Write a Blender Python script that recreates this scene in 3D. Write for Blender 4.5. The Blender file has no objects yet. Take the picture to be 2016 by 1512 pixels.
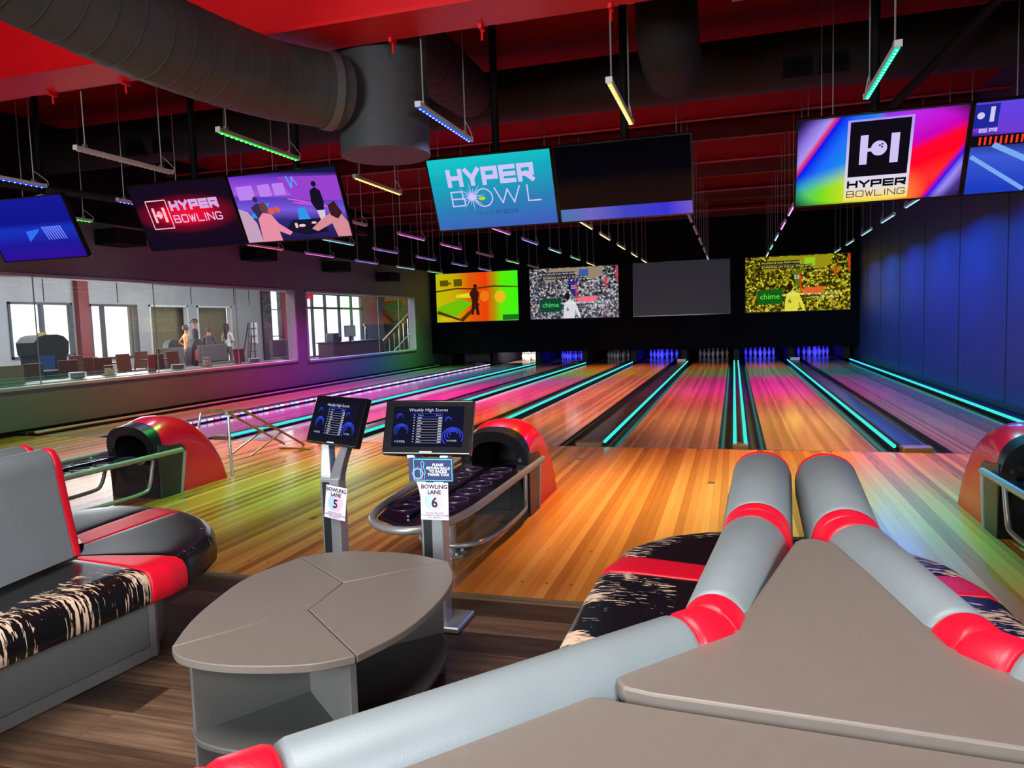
import bpy, bmesh, math, random
from mathutils import Vector, Matrix
random.seed(7)
PI = math.pi
R = math.radians
C = bpy.context.scene.collection
S = bpy.context.scene

# ------------------------------------------------------------------ camera, world, exposure
HC = 1.392
cX = Vector((0.95723, -0.0062, -0.28926)); cY = Vector((0.28763, -0.08754, 0.95373)); cZ = Vector((-0.03123, -0.99614, -0.08201))
cam_d = bpy.data.cameras.new('camera'); cam = bpy.data.objects.new('camera', cam_d); C.objects.link(cam)
cam_d.lens = 36 * 1449 / 2016; cam_d.sensor_width = 36; cam_d.clip_start = .05; cam_d.clip_end = 200
M3 = Matrix(((cX.x, -cX.y, -cX.z), (cY.x, -cY.y, -cY.z), (cZ.x, -cZ.y, -cZ.z)))
cam.matrix_world = Matrix.Translation((0, 0, HC)) @ M3.to_4x4()
S.camera = cam
S.view_settings.view_transform = 'Standard'; S.view_settings.look = 'None'
S.view_settings.exposure = 0.0; S.view_settings.gamma = 1.0; S.view_settings.use_curve_mapping = False
S.cycles.use_denoising = True
S.cycles.max_bounces = 7; S.cycles.diffuse_bounces = 3; S.cycles.glossy_bounces = 3; S.cycles.transmission_bounces = 4
S.cycles.transparent_max_bounces = 8; S.cycles.sample_clamp_indirect = 4.0; S.cycles.caustics_reflective = False; S.cycles.caustics_refractive = False
w = bpy.data.worlds.new('sky'); S.world = w; w.use_nodes = True
w.node_tree.nodes['Background'].inputs[0].default_value = (.93, .97, 1, 1)
w.node_tree.nodes['Background'].inputs[1].default_value = 2.2

def lamp(name, loc, aim, sx, sy, power, col, spread=180):
    d = bpy.data.lights.new(name, 'AREA'); d.shape = 'RECTANGLE'; d.size = sx; d.size_y = sy
    d.energy = power; d.color = col; d.spread = R(spread)
    o = bpy.data.objects.new(name, d); C.objects.link(o); o.location = loc
    o.rotation_euler = (Vector(aim) - Vector(loc)).to_track_quat('-Z', 'Y').to_euler()
    return o
# daylight from the glazed front behind the seating, then two added fill lamps for the seating
lamp('daylight', (-3.2, -4.6, 2.3), (-.8, 4, .7), 5.5, 2.2, 400, (.88, .95, 1), 120)
lamp('daylight', (3.3, -2.0, 2.7), (-2.2, 2.2, .2), 2.4, 1.4, 190, (.94, .96, 1), 120)  # added fill, raised and aimed to brighten the left booth base
lamp('seating_fill', (-1.2, .3, 4.2), (-1.0, 1.7, 0), 3.0, 1.4, 92, (1, .94, .88), 110)  # unseen fill, added overhead to brighten the tabletops
# daylight at the neighbouring room's windows, then fill lamps added to brighten it
for yy in (17.5, 20, 30, 34.5):
    lamp('daylight', (-19.6, yy, 1.8), (-10, yy - 2, .8), 2.2, 1.9, 260, (.95, .98, 1))
lamp('room_fill', (-15, 14, 4.4), (-15, 14, 0), 7, 12, 1200, (1, .98, .96))
lamp('room_fill', (-15, 22, 4.5), (-19.5, 23, 1.2), 5, 12, 1100, (.96, .98, 1))
lamp('room_fill', (-15, 32, 4.4), (-15, 32, 0), 5, 8, 300, (1, .97, .93))

# ------------------------------------------------------------------ materials
def lin(c):
    return tuple(((v / 255) / 12.92 if v / 255 <= .04045 else ((v / 255 + .055) / 1.055) ** 2.4) for v in c)
MATS = {}
def mat(name, rgb, rough=.5, metal=0, emit=0, coat=0, spec=.5, noise=0, nscale=8, bump=0, bscale=40):
    if name in MATS: return MATS[name]
    m = bpy.data.materials.new(name); m.use_nodes = True; nt = m.node_tree; b = nt.nodes['Principled BSDF']
    c = lin(rgb) + (1,)
    b.inputs['Base Color'].default_value = c; b.inputs['Roughness'].default_value = rough
    b.inputs['Metallic'].default_value = metal; b.inputs['Coat Weight'].default_value = coat
    b.inputs['Coat Roughness'].default_value = .08; b.inputs['Specular IOR Level'].default_value = spec
    if emit:
        b.inputs['Emission Color'].default_value = c; b.inputs['Emission Strength'].default_value = emit
        b.inputs['Base Color'].default_value = (c[0] * .1, c[1] * .1, c[2] * .1, 1)
    if noise or bump:
        tc = nt.nodes.new('ShaderNodeTexCoord'); n = nt.nodes.new('ShaderNodeTexNoise'); n.inputs['Scale'].default_value = nscale
        n.inputs['Detail'].default_value = 4; nt.links.new(tc.outputs['Object'], n.inputs[0])
        if noise:
            hsv = nt.nodes.new('ShaderNodeHueSaturation'); hsv.inputs['Color'].default_value = c
            mr = nt.nodes.new('ShaderNodeMapRange'); mr.inputs[1].default_value = .3; mr.inputs[2].default_value = .7
            mr.inputs[3].default_value = 1 - noise; mr.inputs[4].default_value = 1 + noise
            nt.links.new(n.outputs[0], mr.inputs[0]); nt.links.new(mr.outputs[0], hsv.inputs['Value']); nt.links.new(hsv.outputs[0], b.inputs['Base Color'])
        if bump:
            n2 = nt.nodes.new('ShaderNodeTexNoise'); n2.inputs['Scale'].default_value = bscale; nt.links.new(tc.outputs['Object'], n2.inputs[0])
            bp = nt.nodes.new('ShaderNodeBump'); bp.inputs['Strength'].default_value = bump; bp.inputs['Distance'].default_value = .01
            nt.links.new(n2.outputs[0], bp.inputs['Height']); nt.links.new(bp.outputs[0], b.inputs['Normal'])
    MATS[name] = m
    return m
def glow(rgb, s=1.0):
    """a lit screen colour"""
    k = 'lit_%d_%d_%d_%d' % (*rgb, int(s * 10))
    if k in MATS: return MATS[k]
    m = bpy.data.materials.new(k); m.use_nodes = True; nt = m.node_tree; nt.nodes.clear()
    e = nt.nodes.new('ShaderNodeEmission'); o = nt.nodes.new('ShaderNodeOutputMaterial')
    e.inputs[0].default_value = lin(rgb) + (1,); e.inputs[1].default_value = s; nt.links.new(e.outputs[0], o.inputs[0]); MATS[k] = m
    return m
def nodes_mat(name):
    m = bpy.data.materials.new(name); m.use_nodes = True; MATS[name] = m
    return m, m.node_tree, m.node_tree.nodes['Principled BSDF']
def ramp(nt, stops, fac, interp='LINEAR'):
    r = nt.nodes.new('ShaderNodeValToRGB'); r.color_ramp.interpolation = interp; el = r.color_ramp.elements
    while len(el) > 1: el.remove(el[-1])
    el[0].position = stops[0][0]; el[0].color = lin(stops[0][1]) + (1,)
    for p, c in stops[1:]:
        e = el.new(p); e.color = lin(c) + (1,)
    nt.links.new(fac, r.inputs[0]); return r.outputs[0]
def math_n(nt, op, a, b=None):
    n = nt.nodes.new('ShaderNodeMath'); n.operation = op
    for i, v in enumerate((a, b)):
        if v is None: continue
        if isinstance(v, (int, float)): n.inputs[i].default_value = v
        else: nt.links.new(v, n.inputs[i])
    return n.outputs[0]
def wood(name, board, cols, rough, length=1.6, along='Y', streak=60, coat=0):
    m, nt, b = nodes_mat(name)
    tc = nt.nodes.new('ShaderNodeTexCoord'); sp = nt.nodes.new('ShaderNodeSeparateXYZ'); nt.links.new(tc.outputs['Object'], sp.inputs[0])
    a, l = (sp.outputs[0], sp.outputs[1]) if along == 'Y' else (sp.outputs[1], sp.outputs[0])
    col = math_n(nt, 'DIVIDE', a, board); row = math_n(nt, 'FLOOR', col)
    wn = nt.nodes.new('ShaderNodeTexWhiteNoise'); wn.noise_dimensions = '1D'; nt.links.new(row, wn.inputs['W'])
    off = math_n(nt, 'MULTIPLY', wn.outputs[0], 9.7)
    ly = math_n(nt, 'ADD', math_n(nt, 'DIVIDE', l, length), off); lr = math_n(nt, 'FLOOR', ly)
    cb = nt.nodes.new('ShaderNodeCombineXYZ'); nt.links.new(row, cb.inputs[0]); nt.links.new(lr, cb.inputs[1])
    w2 = nt.nodes.new('ShaderNodeTexWhiteNoise'); w2.noise_dimensions = '3D'; nt.links.new(cb.outputs[0], w2.inputs[0])
    # grain
    cg = nt.nodes.new('ShaderNodeCombineXYZ'); nt.links.new(math_n(nt, 'MULTIPLY', a, streak), cg.inputs[0]); nt.links.new(math_n(nt, 'MULTIPLY', l, 2.2), cg.inputs[1]); nt.links.new(math_n(nt, 'MULTIPLY', w2.outputs[0], 20), cg.inputs[2])
    ng = nt.nodes.new('ShaderNodeTexNoise'); ng.inputs['Scale'].default_value = 1; ng.inputs['Detail'].default_value = 5; ng.inputs['Roughness'].default_value = .65; nt.links.new(cg.outputs[0], ng.inputs[0])
    f = math_n(nt, 'ADD', math_n(nt, 'MULTIPLY', w2.outputs[0], .62 if along == 'X' else .85), math_n(nt, 'MULTIPLY', math_n(nt, 'SUBTRACT', ng.outputs[0], .3), .9 if along == 'X' else .3))
    rc = ramp(nt, [(i / (len(cols) - 1), c) for i, c in enumerate(cols)], f)
    fr = math_n(nt, 'FRACT', col); seam = math_n(nt, 'LESS_THAN', fr, .025 if along == 'Y' else .012)
    fl = math_n(nt, 'FRACT', ly); seam2 = math_n(nt, 'LESS_THAN', fl, .002)
    sm = math_n(nt, 'MAXIMUM', seam, seam2)
    mx = nt.nodes.new('ShaderNodeMix'); mx.data_type = 'RGBA'; nt.links.new(math_n(nt, 'MULTIPLY', sm, .55), mx.inputs[0])
    nt.links.new(rc, mx.inputs[6]); mx.inputs[7].default_value = (.02, .01, .006, 1)
    nt.links.new(mx.outputs[2], b.inputs['Base Color']); b.inputs['Roughness'].default_value = rough
    b.inputs['Coat Weight'].default_value = coat; b.inputs['Coat Roughness'].default_value = .1
    return m
WOOD = [(122, 72, 32), (168, 108, 52), (198, 140, 76), (214, 164, 102)]
m_appr = wood('maple_approach', .055, [(134, 78, 34), (172, 106, 46), (192, 126, 58), (206, 146, 76)], .2, 40)
m_lane = wood('lane_wood', .040, [(114, 86, 62), (142, 108, 80), (158, 126, 94), (172, 140, 108)], .13, 50)
m_vinyl = wood('dark_vinyl_plank', .19, [(34, 24, 19), (62, 45, 35), (88, 66, 51), (122, 96, 76), (160, 134, 112)], .42, 1.3, 'X', 45)

m_black = mat('black_paint', (6, 6, 9), .7, spec=.15)
m_blackgloss = mat('black_gloss_plastic', (12, 12, 16), .18, coat=.4)
m_gutter = mat('gutter_dark_plastic', (24, 24, 34), .22)
m_cap = mat('divider_cap_dark', (38, 34, 46), .25, noise=.5, nscale=6)
m_red = mat('gloss_red_shell', (214, 8, 34), .28, coat=.5)
m_redsteel = mat('red_painted_steel', (225, 5, 18), .4, noise=.08, nscale=3)
m_deck = mat('dark_red_deck', (108, 3, 6), .8, spec=.1)
m_duct = mat('dark_grey_duct', (60, 60, 61), .55, noise=.1, nscale=5, spec=.3)
m_ductd = mat('charcoal_duct', (26, 26, 31), .7, noise=.1, nscale=4, spec=.2)
m_silver = mat('satin_aluminium', (176, 180, 184), .3, .7)
m_tube = mat('grey_tube_metal', (150, 148, 146), .35, .5)
m_bronze = mat('bronze_tube', (150, 128, 84), .35, .7)
m_grey_leather = mat('grey_leather', (124, 134, 138), .42, bump=.06, bscale=420, noise=.05, nscale=9)
m_red_leather = mat('red_leather', (222, 14, 42), .38, bump=.06, bscale=400)
m_thread = mat('pale_stitching', (190, 150, 150), .7)
m_table = mat('taupe_laminate', (112, 103, 96), .42, noise=.03, nscale=30)
m_panel = mat('grey_laminate_panel', (104, 103, 101), .45, noise=.04, nscale=4)
m_shelf = mat('grey_laminate_shelf', (84, 84, 82), .5)
m_base = mat('booth_base_laminate', (118, 122, 122), .45, noise=.06, nscale=3)
m_kick = mat('booth_kick_strip', (128, 128, 126), .5)
m_blackpl = mat('black_plastic', (13, 14, 16), .35)
m_dgrey = mat('dark_grey_plastic', (30, 33, 35), .35)
m_bezel = mat('black_bezel', (10, 10, 12), .2)
m_white = mat('white_plastic', (210, 210, 214), .4)
m_wall_l = mat('grey_wall_paint', (96, 99, 99), .6, noise=.05, nscale=1.5)
m_wall_r = mat('blue_grey_wall_panel', (38, 50, 98), .5, noise=.06, nscale=2)
m_trim = mat('window_trim_paint', (150, 146, 156), .5)
m_room = mat('pale_grey_room_wall', (150, 155, 160), .7, noise=.08, nscale=1)
m_roomfl = mat('grey_room_floor', (96, 92, 90), .4)

def thin_glass():
    m = bpy.data.materials.new('window_glass'); m.use_nodes = True; nt = m.node_tree; nt.nodes.clear()
    t = nt.nodes.new('ShaderNodeBsdfTransparent'); g = nt.nodes.new('ShaderNodeBsdfGlossy'); g.inputs['Roughness'].default_value = .02
    d = nt.nodes.new('ShaderNodeBsdfDiffuse'); d.inputs[0].default_value = (.8, .85, .9, 1)
    mx = nt.nodes.new('ShaderNodeMixShader'); mx2 = nt.nodes.new('ShaderNodeMixShader'); o = nt.nodes.new('ShaderNodeOutputMaterial')
    t.inputs[0].default_value = (.93, .95, .95, 1)
    mx.inputs[0].default_value = .07; nt.links.new(t.outputs[0], mx.inputs[1]); nt.links.new(g.outputs[0], mx.inputs[2])
    mx2.inputs[0].default_value = .02; nt.links.new(mx.outputs[0], mx2.inputs[1]); nt.links.new(d.outputs[0], mx2.inputs[2])
    nt.links.new(mx2.outputs[0], o.inputs[0]); return m
m_glass = thin_glass()

def worn_leather():
    m, nt, b = nodes_mat('worn_black_leather')
    tc = nt.nodes.new('ShaderNodeTexCoord'); ob = tc.outputs['Object']
    def streaks(sx, sy, off):
        mp = nt.nodes.new('ShaderNodeMapping'); mp.inputs['Scale'].default_value = (sx, sy, 2.5); mp.inputs['Location'].default_value = off; nt.links.new(ob, mp.inputs[0])
        n0 = nt.nodes.new('ShaderNodeTexNoise'); n0.inputs['Scale'].default_value = 1.0; n0.inputs['Detail'].default_value = 5; n0.inputs['Roughness'].default_value = .62; n0.inputs['Distortion'].default_value = .5
        nt.links.new(mp.outputs[0], n0.inputs[0]); return n0.outputs[0]
    f1 = streaks(14, 84, (0, 0, 0)); f2 = streaks(2.6, 3.2, (3, 1, 0))
    s = math_n(nt, 'ADD', math_n(nt, 'MULTIPLY', f1, 1.0), math_n(nt, 'MULTIPLY', f2, 1.25))
    mask = math_n(nt, 'MULTIPLY', math_n(nt, 'GREATER_THAN', s, 1.19), 1.0)
    at = nt.nodes.new('ShaderNodeAttribute'); at.attribute_name = 'wear'; at.attribute_type = 'GEOMETRY'
    mask = math_n(nt, 'MULTIPLY', mask, math_n(nt, 'GREATER_THAN', math_n(nt, 'ADD', at.outputs['Fac'], math_n(nt, 'MULTIPLY', f1, .5)), .75))
    mx = nt.nodes.new('ShaderNodeMix'); mx.data_type = 'RGBA'; nt.links.new(mask, mx.inputs[0])
    mx.inputs[6].default_value = lin((12, 12, 15)) + (1,); mx.inputs[7].default_value = lin((214, 184, 158)) + (1,)
    nt.links.new(mx.outputs[2], b.inputs['Base Color'])
    rr = math_n(nt, 'ADD', math_n(nt, 'MULTIPLY', mask, .5), .32); nt.links.new(rr, b.inputs['Roughness'])
    bp = nt.nodes.new('ShaderNodeBump'); bp.inputs['Strength'].default_value = .3; bp.inputs['Distance'].default_value = .003; bp.invert = True
    nt.links.new(mask, bp.inputs['Height']); nt.links.new(bp.outputs[0], b.inputs['Normal'])
    return m
m_worn = worn_leather()
m_blk_leather = mat('black_leather', (20, 20, 23), .34, bump=.15, bscale=160)

# ------------------------------------------------------------------ mesh helper
class MB:
    def __init__(s): s.v = []; s.f = []; s.m = []; s.mi = 0
    def add(s, vs, fs):
        k = len(s.v); s.v += [tuple(v) for v in vs]; s.f += [tuple(i + k for i in f) for f in fs]; s.m += [s.mi] * len(fs); return s
    def box(s, a, b):
        x0, y0, z0 = a; x1, y1, z1 = b
        return s.add([(x0, y0, z0), (x1, y0, z0), (x1, y1, z0), (x0, y1, z0), (x0, y0, z1), (x1, y0, z1), (x1, y1, z1), (x0, y1, z1)],
                     [(0, 3, 2, 1), (4, 5, 6, 7), (0, 1, 5, 4), (1, 2, 6, 5), (2, 3, 7, 6), (3, 0, 4, 7)])
    def obox(s, c, d, M=None):
        k = len(s.v); s.box((-d[0] / 2, -d[1] / 2, -d[2] / 2), (d[0] / 2, d[1] / 2, d[2] / 2))
        for i in range(k, len(s.v)):
            p = Vector(s.v[i]);  p = (M @ p) if M else p
            s.v[i] = tuple(p + Vector(c))
        return s
    def loft(s, rings, cap=True, closed=True):
        n = len(rings[0]); vs = [p for r in rings for p in r]; fs = []
        for i in range(len(rings) - 1):
            for j in range(n if closed else n - 1):
                a = i * n + j; b_ = i * n + (j + 1) % n; fs.append((a, b_, b_ + n, a + n))
        if cap and closed: fs.append(tuple(reversed(range(n)))); fs.append(tuple(range((len(rings) - 1) * n, len(rings) * n)))
        return s.add(vs, fs)
    def tube(s, pts, r, seg=12, closed=False):
        pts = [Vector(p) for p in pts]; n = len(pts); rs = r if isinstance(r, (list, tuple)) else [r] * n; rings = []; up = None
        for i, p in enumerate(pts):
            if closed: t = (pts[(i + 1) % n] - pts[i - 1])
            else: t = (pts[min(i + 1, n - 1)] - pts[max(i - 1, 0)])
            t.normalize()
            if up is None: up = Vector((0, 0, 1)) if abs(t.z) < .9 else Vector((1, 0, 0))
            a = t.cross(up).normalized(); b_ = a.cross(t).normalized(); up = b_
            rings.append([p + a * math.cos(2 * PI * k / seg) * rs[i] + b_ * math.sin(2 * PI * k / seg) * rs[i] for k in range(seg)])
        if closed: rings.append(rings[0])
        return s.loft(rings, cap=not closed)
    def prism(s, poly, z0, z1, ch=0):
        A = sum(poly[i][0] * poly[(i + 1) % len(poly)][1] - poly[(i + 1) % len(poly)][0] * poly[i][1] for i in range(len(poly)))
        if A < 0: poly = list(reversed(poly))
        n = len(poly)
        if ch:
            ins = inset(poly, ch)
            return s.loft([[(x, y, z0) for x, y in ins], [(x, y, z0 + ch) for x, y in poly], [(x, y, z1 - ch) for x, y in poly], [(x, y, z1) for x, y in ins]])
        return s.loft([[(x, y, z0) for x, y in poly], [(x, y, z1) for x, y in poly]])
    def lathe(s, prof, c=(0, 0, 0), seg=16):
        return s.loft([[(c[0] + r * math.cos(2 * PI * k / seg), c[1] + r * math.sin(2 * PI * k / seg), c[2] + z) for k in range(seg)] for r, z in prof])
    def build(s, name, mats, parent=None, smooth=35, bevel=0, loc=None):
        me = bpy.data.meshes.new(name); me.from_pydata(s.v, [], s.f)
        for m in (mats if isinstance(mats, (list, tuple)) else [mats]): me.materials.append(m)
        for p, k in zip(me.polygons, s.m): p.material_index = k
        if smooth:
            for p in me.polygons: p.use_smooth = True
            me.set_sharp_from_angle(angle=R(smooth))
        me.validate(); me.update()
        o = bpy.data.objects.new(name, me); C.objects.link(o)
        if parent: o.parent = parent
        if loc: o.location = loc
        if bevel:
            b = o.modifiers.new('bevel', 'BEVEL'); b.width = bevel; b.segments = 2; b.limit_method = 'ANGLE'; b.angle_limit = R(40)
        return o
def inset(poly, d):
    n = len(poly); out = []
    for i in range(n):
        p0, p1, p2 = Vector(poly[i - 1]), Vector(poly[i]), Vector(poly[(i + 1) % n])
        e1 = (p1 - p0); e2 = (p2 - p1)
        e1 = e1.normalized() if e1.length > 1e-6 else Vector((1, 0)); e2 = e2.normalized() if e2.length > 1e-6 else e1
        n1 = Vector((-e1.y, e1.x)); n2 = Vector((-e2.y, e2.x)); b_ = (n1 + n2)
        if b_.length < 1e-4: b_ = n1
        b_.normalize(); k = d / max(.45, b_.dot(n1)); out.append((p1.x + b_.x * k, p1.y + b_.y * k))
    return out
def empty(name, loc=(0, 0, 0), rot=(0, 0, 0)):
    o = bpy.data.objects.new(name, None); C.objects.link(o); o.location = loc; o.rotation_euler = rot; o.empty_display_size = .1
    return o
def tag(o, label, cat, group=None, kind=None):
    o['label'] = label; o['category'] = cat
    if group: o['group'] = group
    if kind: o['kind'] = kind
    return o
def struct(o): o['kind'] = 'structure'; return o
def copy_tree(o, parent=None):
    c = o.copy(); C.objects.link(c)
    if parent: c.parent = parent
    for ch in o.children: copy_tree(ch, c)
    return c

# glyphs in a unit box, for the wide lettering on the screens
GL = {'H': [[(0, 0), (0, 1)], [(1, 0), (1, 1)], [(0, .5), (1, .5)]], 'Y': [[(0, 1), (.5, .42), (1, 1)], [(.5, .42), (.5, 0)]],
      'P': [[(0, 0), (0, 1), (1, 1), (1, .38), (0, .38)]], 'E': [[(1, 1), (0, 1), (0, 0), (1, 0)], [(0, .5), (1, .5)]],
      'R': [[(0, 0), (0, 1), (1, 1), (1, .4), (0, .4)], [(.5, .4), (1, 0)]],
      'B': [[(0, 0), (0, 1), (.85, 1), (.9, .9), (.9, .58), (.82, .5), (0, .5)], [(.82, .5), (1, .42), (1, .08), (.9, 0), (0, 0)]],
      'O': [[(.15, 0), (0, .15), (0, .85), (.15, 1), (.85, 1), (1, .85), (1, .15), (.85, 0), (.15, 0)]],
      'W': [[(0, 1), (.27, 0), (.5, .85), (.73, 0), (1, 1)]], 'L': [[(0, 1), (0, 0), (1, 0)]], 'I': [[(.5, 0), (.5, 1)]],
      'N': [[(0, 0), (0, 1), (1, 0), (1, 1)]], 'G': [[(1, .85), (.85, 1), (.15, 1), (0, .85), (0, .15), (.15, 0), (.85, 0), (1, .15), (1, .45), (.55, .45)]]}
def strokes(mb, text, x0, z0, wd, ht, th, y, gap=.25, shear=0):
    n = len(text); ws = [.22 if c_ == 'I' else 1 for c_ in text]; unit = wd / (sum(ws) + (n - 1) * gap); bx = x0 - unit * gap; cw = 0
    for i, ch in enumerate(text):
        bx += cw + unit * gap; cw = unit * ws[i]
        for line in GL.get(ch, []):
            for a, b_ in zip(line, line[1:]):
                p = Vector((bx + th / 2 + a[0] * (cw - th) + shear * a[1] * ht, z0 + th / 2 + a[1] * (ht - th)))
                q = Vector((bx + th / 2 + b_[0] * (cw - th) + shear * b_[1] * ht, z0 + th / 2 + b_[1] * (ht - th)))
                d = (q - p).normalized(); nn = Vector((-d.y, d.x)) * th / 2; p2 = p - d * th / 2; q2 = q + d * th / 2
                mb.add([(v.x, y, v.y) for v in (p2 + nn, p2 - nn, q2 - nn, q2 + nn)], [(0, 1, 2, 3)])
    return mb
def flat(polys, y, mb=None):
    mb = mb or MB()
    for p in polys: mb.add([(x, y, z) for x, z in p], [tuple(range(len(p)))])
    return mb
def circ(cx, cz, r, n=20, rz=None): return [(cx + r * math.cos(2 * PI * k / n), cz + (rz or r) * math.sin(2 * PI * k / n)) for k in range(n)]
def rect(x0, z0, x1, z1): return [(x0, z0), (x1, z0), (x1, z1), (x0, z1)]
def thick(pts, t):
    out = []
    for a, b_ in zip(pts, pts[1:]):
        a = Vector(a); b_ = Vector(b_); d = (b_ - a).normalized(); n = Vector((-d.y, d.x)) * t / 2
        out.append([tuple(a + n), tuple(a - n), tuple(b_ - n), tuple(b_ + n)])
    return out
def text(name, body, size, x, z, y, m, parent, align='CENTER', sx=1, bold=0):
    cu = bpy.data.curves.new(name, 'FONT'); cu.body = body; cu.size = size; cu.align_x = align; cu.align_y = 'CENTER'; cu.resolution_u = 2; cu.space_line = .9; cu.offset = bold
    t = bpy.data.objects.new(name, cu); C.objects.link(t)
    bpy.context.view_layer.update()
    me = bpy.data.meshes.new_from_object(t.evaluated_get(bpy.context.evaluated_depsgraph_get()))
    bpy.data.objects.remove(t)
    for v in me.vertices: v.co = (v.co.x * sx + x, y, v.co.y + z)
    me.materials.clear(); me.materials.append(m)
    o = bpy.data.objects.new(name, me); C.objects.link(o); o.parent = parent
    return o

# ------------------------------------------------------------------ the setting
XL, XR, YB, YM, ZC = -9.95, 3.5, -5.0, 23.5, 4.62
struct(MB().box((XL, 3.49, -.12), (XR, 8.0, 0)).build('floor', m_appr, smooth=0))
struct(MB().box((XL, YB, -.12), (XR, 3.45, -.002)).build('floor', m_vinyl, smooth=0))
struct(MB().box((XL, 3.45, -.12), (XR, 3.49, .004)).build('trim_1', mat('grey_threshold_strip', (104, 92, 76), .45), smooth=0))
struct(MB().box((XL, 8.0, -.2), (XR, 28.5, -.12)).build('floor', m_black, smooth=0))
struct(MB().box((XL, 7.985, -.001), (XR, 8.0, .0015)).build('trim_2', mat('foul_line_strip', (60, 38, 26), .4), smooth=0))
# approach dots
d = MB()
for lx in (2.57, .845, -.7, -2.43, -3.97, -5.7, -7.26, -8.99):
    for k in range(-3, 4):
        if k: 
            for yy in (4.3, 3.72): d.add([(lx + k * .135 + .008 * math.cos(a * PI / 4), yy + .008 * math.sin(a * PI / 4), .0008) for a in range(8)], [tuple(range(8))])
        d.add([(lx + k * .135 + .007 * math.cos(a * PI / 4), 7.85 + .007 * math.sin(a * PI / 4), .0008) for a in range(8)], [tuple(range(8))])
struct(d.build('trim_3', mat('dark_approach_dots', (40, 24, 16), .5), smooth=0))
struct(MB().box((-20.6, YB, ZC), (XR + .2, 40.2, ZC + .1)).build('ceiling', m_deck, smooth=0))
struct(MB().box((XR, YB, -.12), (XR + .15, 28.5, ZC)).build('wall_right', m_wall_r, smooth=0))
sm = MB()
for yy in (9.3, 11.4, 13.6, 15.9, 18.1, 20.3, 22.2): sm.box((XR - .006, yy - .012, 0), (XR, yy + .012, 3.9))
struct(sm.build('trim_4', mat('panel_seam_dark', (18, 20, 34), .6), smooth=0))
struct(MB().box((XR - .03, 8, 0), (XR, YM, .12)).build('baseboard_right', mat('dark_blue_base', (24, 28, 48), .5), smooth=0))
struct(MB().box((XL - .2, YB - .15, -.12), (XR + .2, YB, ZC)).build('wall_front', mat('grey_front_wall', (96, 98, 100), .7), smooth=0))
struct(MB().box((XL - .2, 28.5, -.12), (XR + .2, 28.6, ZC)).build('wall_back', m_black, smooth=0))
# masking unit over the pins
struct(MB().box((XL, YM, .43), (XR, YM + .12, ZC)).build('wall_mask', mat('navy_black_masking_panel', (4, 4, 11), .7, spec=.08), smooth=0))
# left wall with two window openings
W1 = (-1.0, 15.3, .64, 2.35); W2 = (15.75, 22.15, .6, 2.35); xo = XL - .2
lw = MB(); tz = 3.25
for a, b_, c_, d_ in ((YB, W1[0], 0, tz), (W1[0], W1[1], 0, W1[2]), (W1[0], W1[1], W1[3], tz), (W1[1], W2[0], 0, tz), (W2[0], W2[1], 0, W2[2]), (W2[0], W2[1], W2[3], tz), (W2[1], 40, 0, tz)):
    lw.box((xo, a, c_ - (.12 if c_ == 0 else 0)), (XL, b_, d_))
struct(lw.build('wall_left', m_wall_l, smooth=0))
struct(MB().box((xo, YB, tz), (XL, 40, ZC)).build('wall_left_upper', mat('black_upper_wall', (9, 9, 12), .8, spec=.1), smooth=0))
struct(MB().box((XL, 4, 0), (XL + .06, YM, .07)).build('baseboard_left', m_black, smooth=0))
for i, W in enumerate((W1, W2)):
    f = MB(); t = .05
    for a, b_ in (((xo - .01, W[0], W[3] - t), (XL + .03, W[1], W[3])), ((xo - .01, W[0], W[2]), (XL + .03, W[1], W[2] + t)), ((xo - .01, W[0], W[2]), (XL + .03, W[0] + t, W[3])), ((xo - .01, W[1] - t, W[2]), (XL + .03, W[1], W[3]))): f.box(a, b_)
    o = struct(f.build('window_%d' % (i + 1), m_trim, bevel=.006, smooth=0))
    MB().box((xo + .07, W[0] + t, W[2] + t), (xo + .08, W[1] - t, W[3] - t)).build('window_glass', m_glass, o, smooth=0)
    g = MB()
    for yy in ((8.6, 11.0, 13.3) if i == 0 else (19.8, 21.2)): g.box((xo + .066, yy - .004, W[2] + t), (xo + .084, yy + .004, W[3] - t))
    g.build('glass_joint', m_silver, o, smooth=0)

# lanes
LX = [(2.045, 3.10), (.318, 1.372), (-1.227, -.173), (-2.96, -1.906), (-4.507, -3.453), (-6.24, -5.186), (-7.787, -6.733), (-9.52, -8.466)]
NTH = ['rightmost lane', 'second lane from right', 'third lane from right', 'fourth lane from right', 'fourth lane from left', 'third lane from left', 'second lane from left', 'leftmost lane']
for k, (a, b_) in enumerate(LX):
    m = MB().box((a, 8.0, -.12), (b_, 27.6, 0)); m.mi = 1; c_ = (a + b_) / 2
    for j in range(-3, 4):
        yy = 12.9 - abs(j) * .22; xx = c_ + j * .132
        m.add([(xx - .016, yy - .1, .0008), (xx + .016, yy - .1, .0008), (xx, yy + .06, .0008)], [(0, 1, 2)])
    o = m.build('bowling_lane', [m_lane, mat('dark_lane_arrow', (54, 30, 20), .4)], smooth=0)
    tag(o, 'polished narrow-board wooden bowling lane, the ' + NTH[k], 'bowling lane', 'bowling lanes')
def gutter(x0, x1, parent):
    cx, r = (x0 + x1) / 2, (x1 - x0) / 2; prof = [(cx - r * math.cos(PI * k / 8), -.075 * math.sin(PI * k / 8) - .002) for k in range(9)]
    vs = [(x, y, z) for y in (8.0, 23.6) for x, z in prof]
    return MB().add(vs, [(i, i + 1, i + 10, i + 9) for i in range(8)]).build('gutter', m_gutter, parent)
m_led = glow((60, 226, 214), 1.15)
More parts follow.
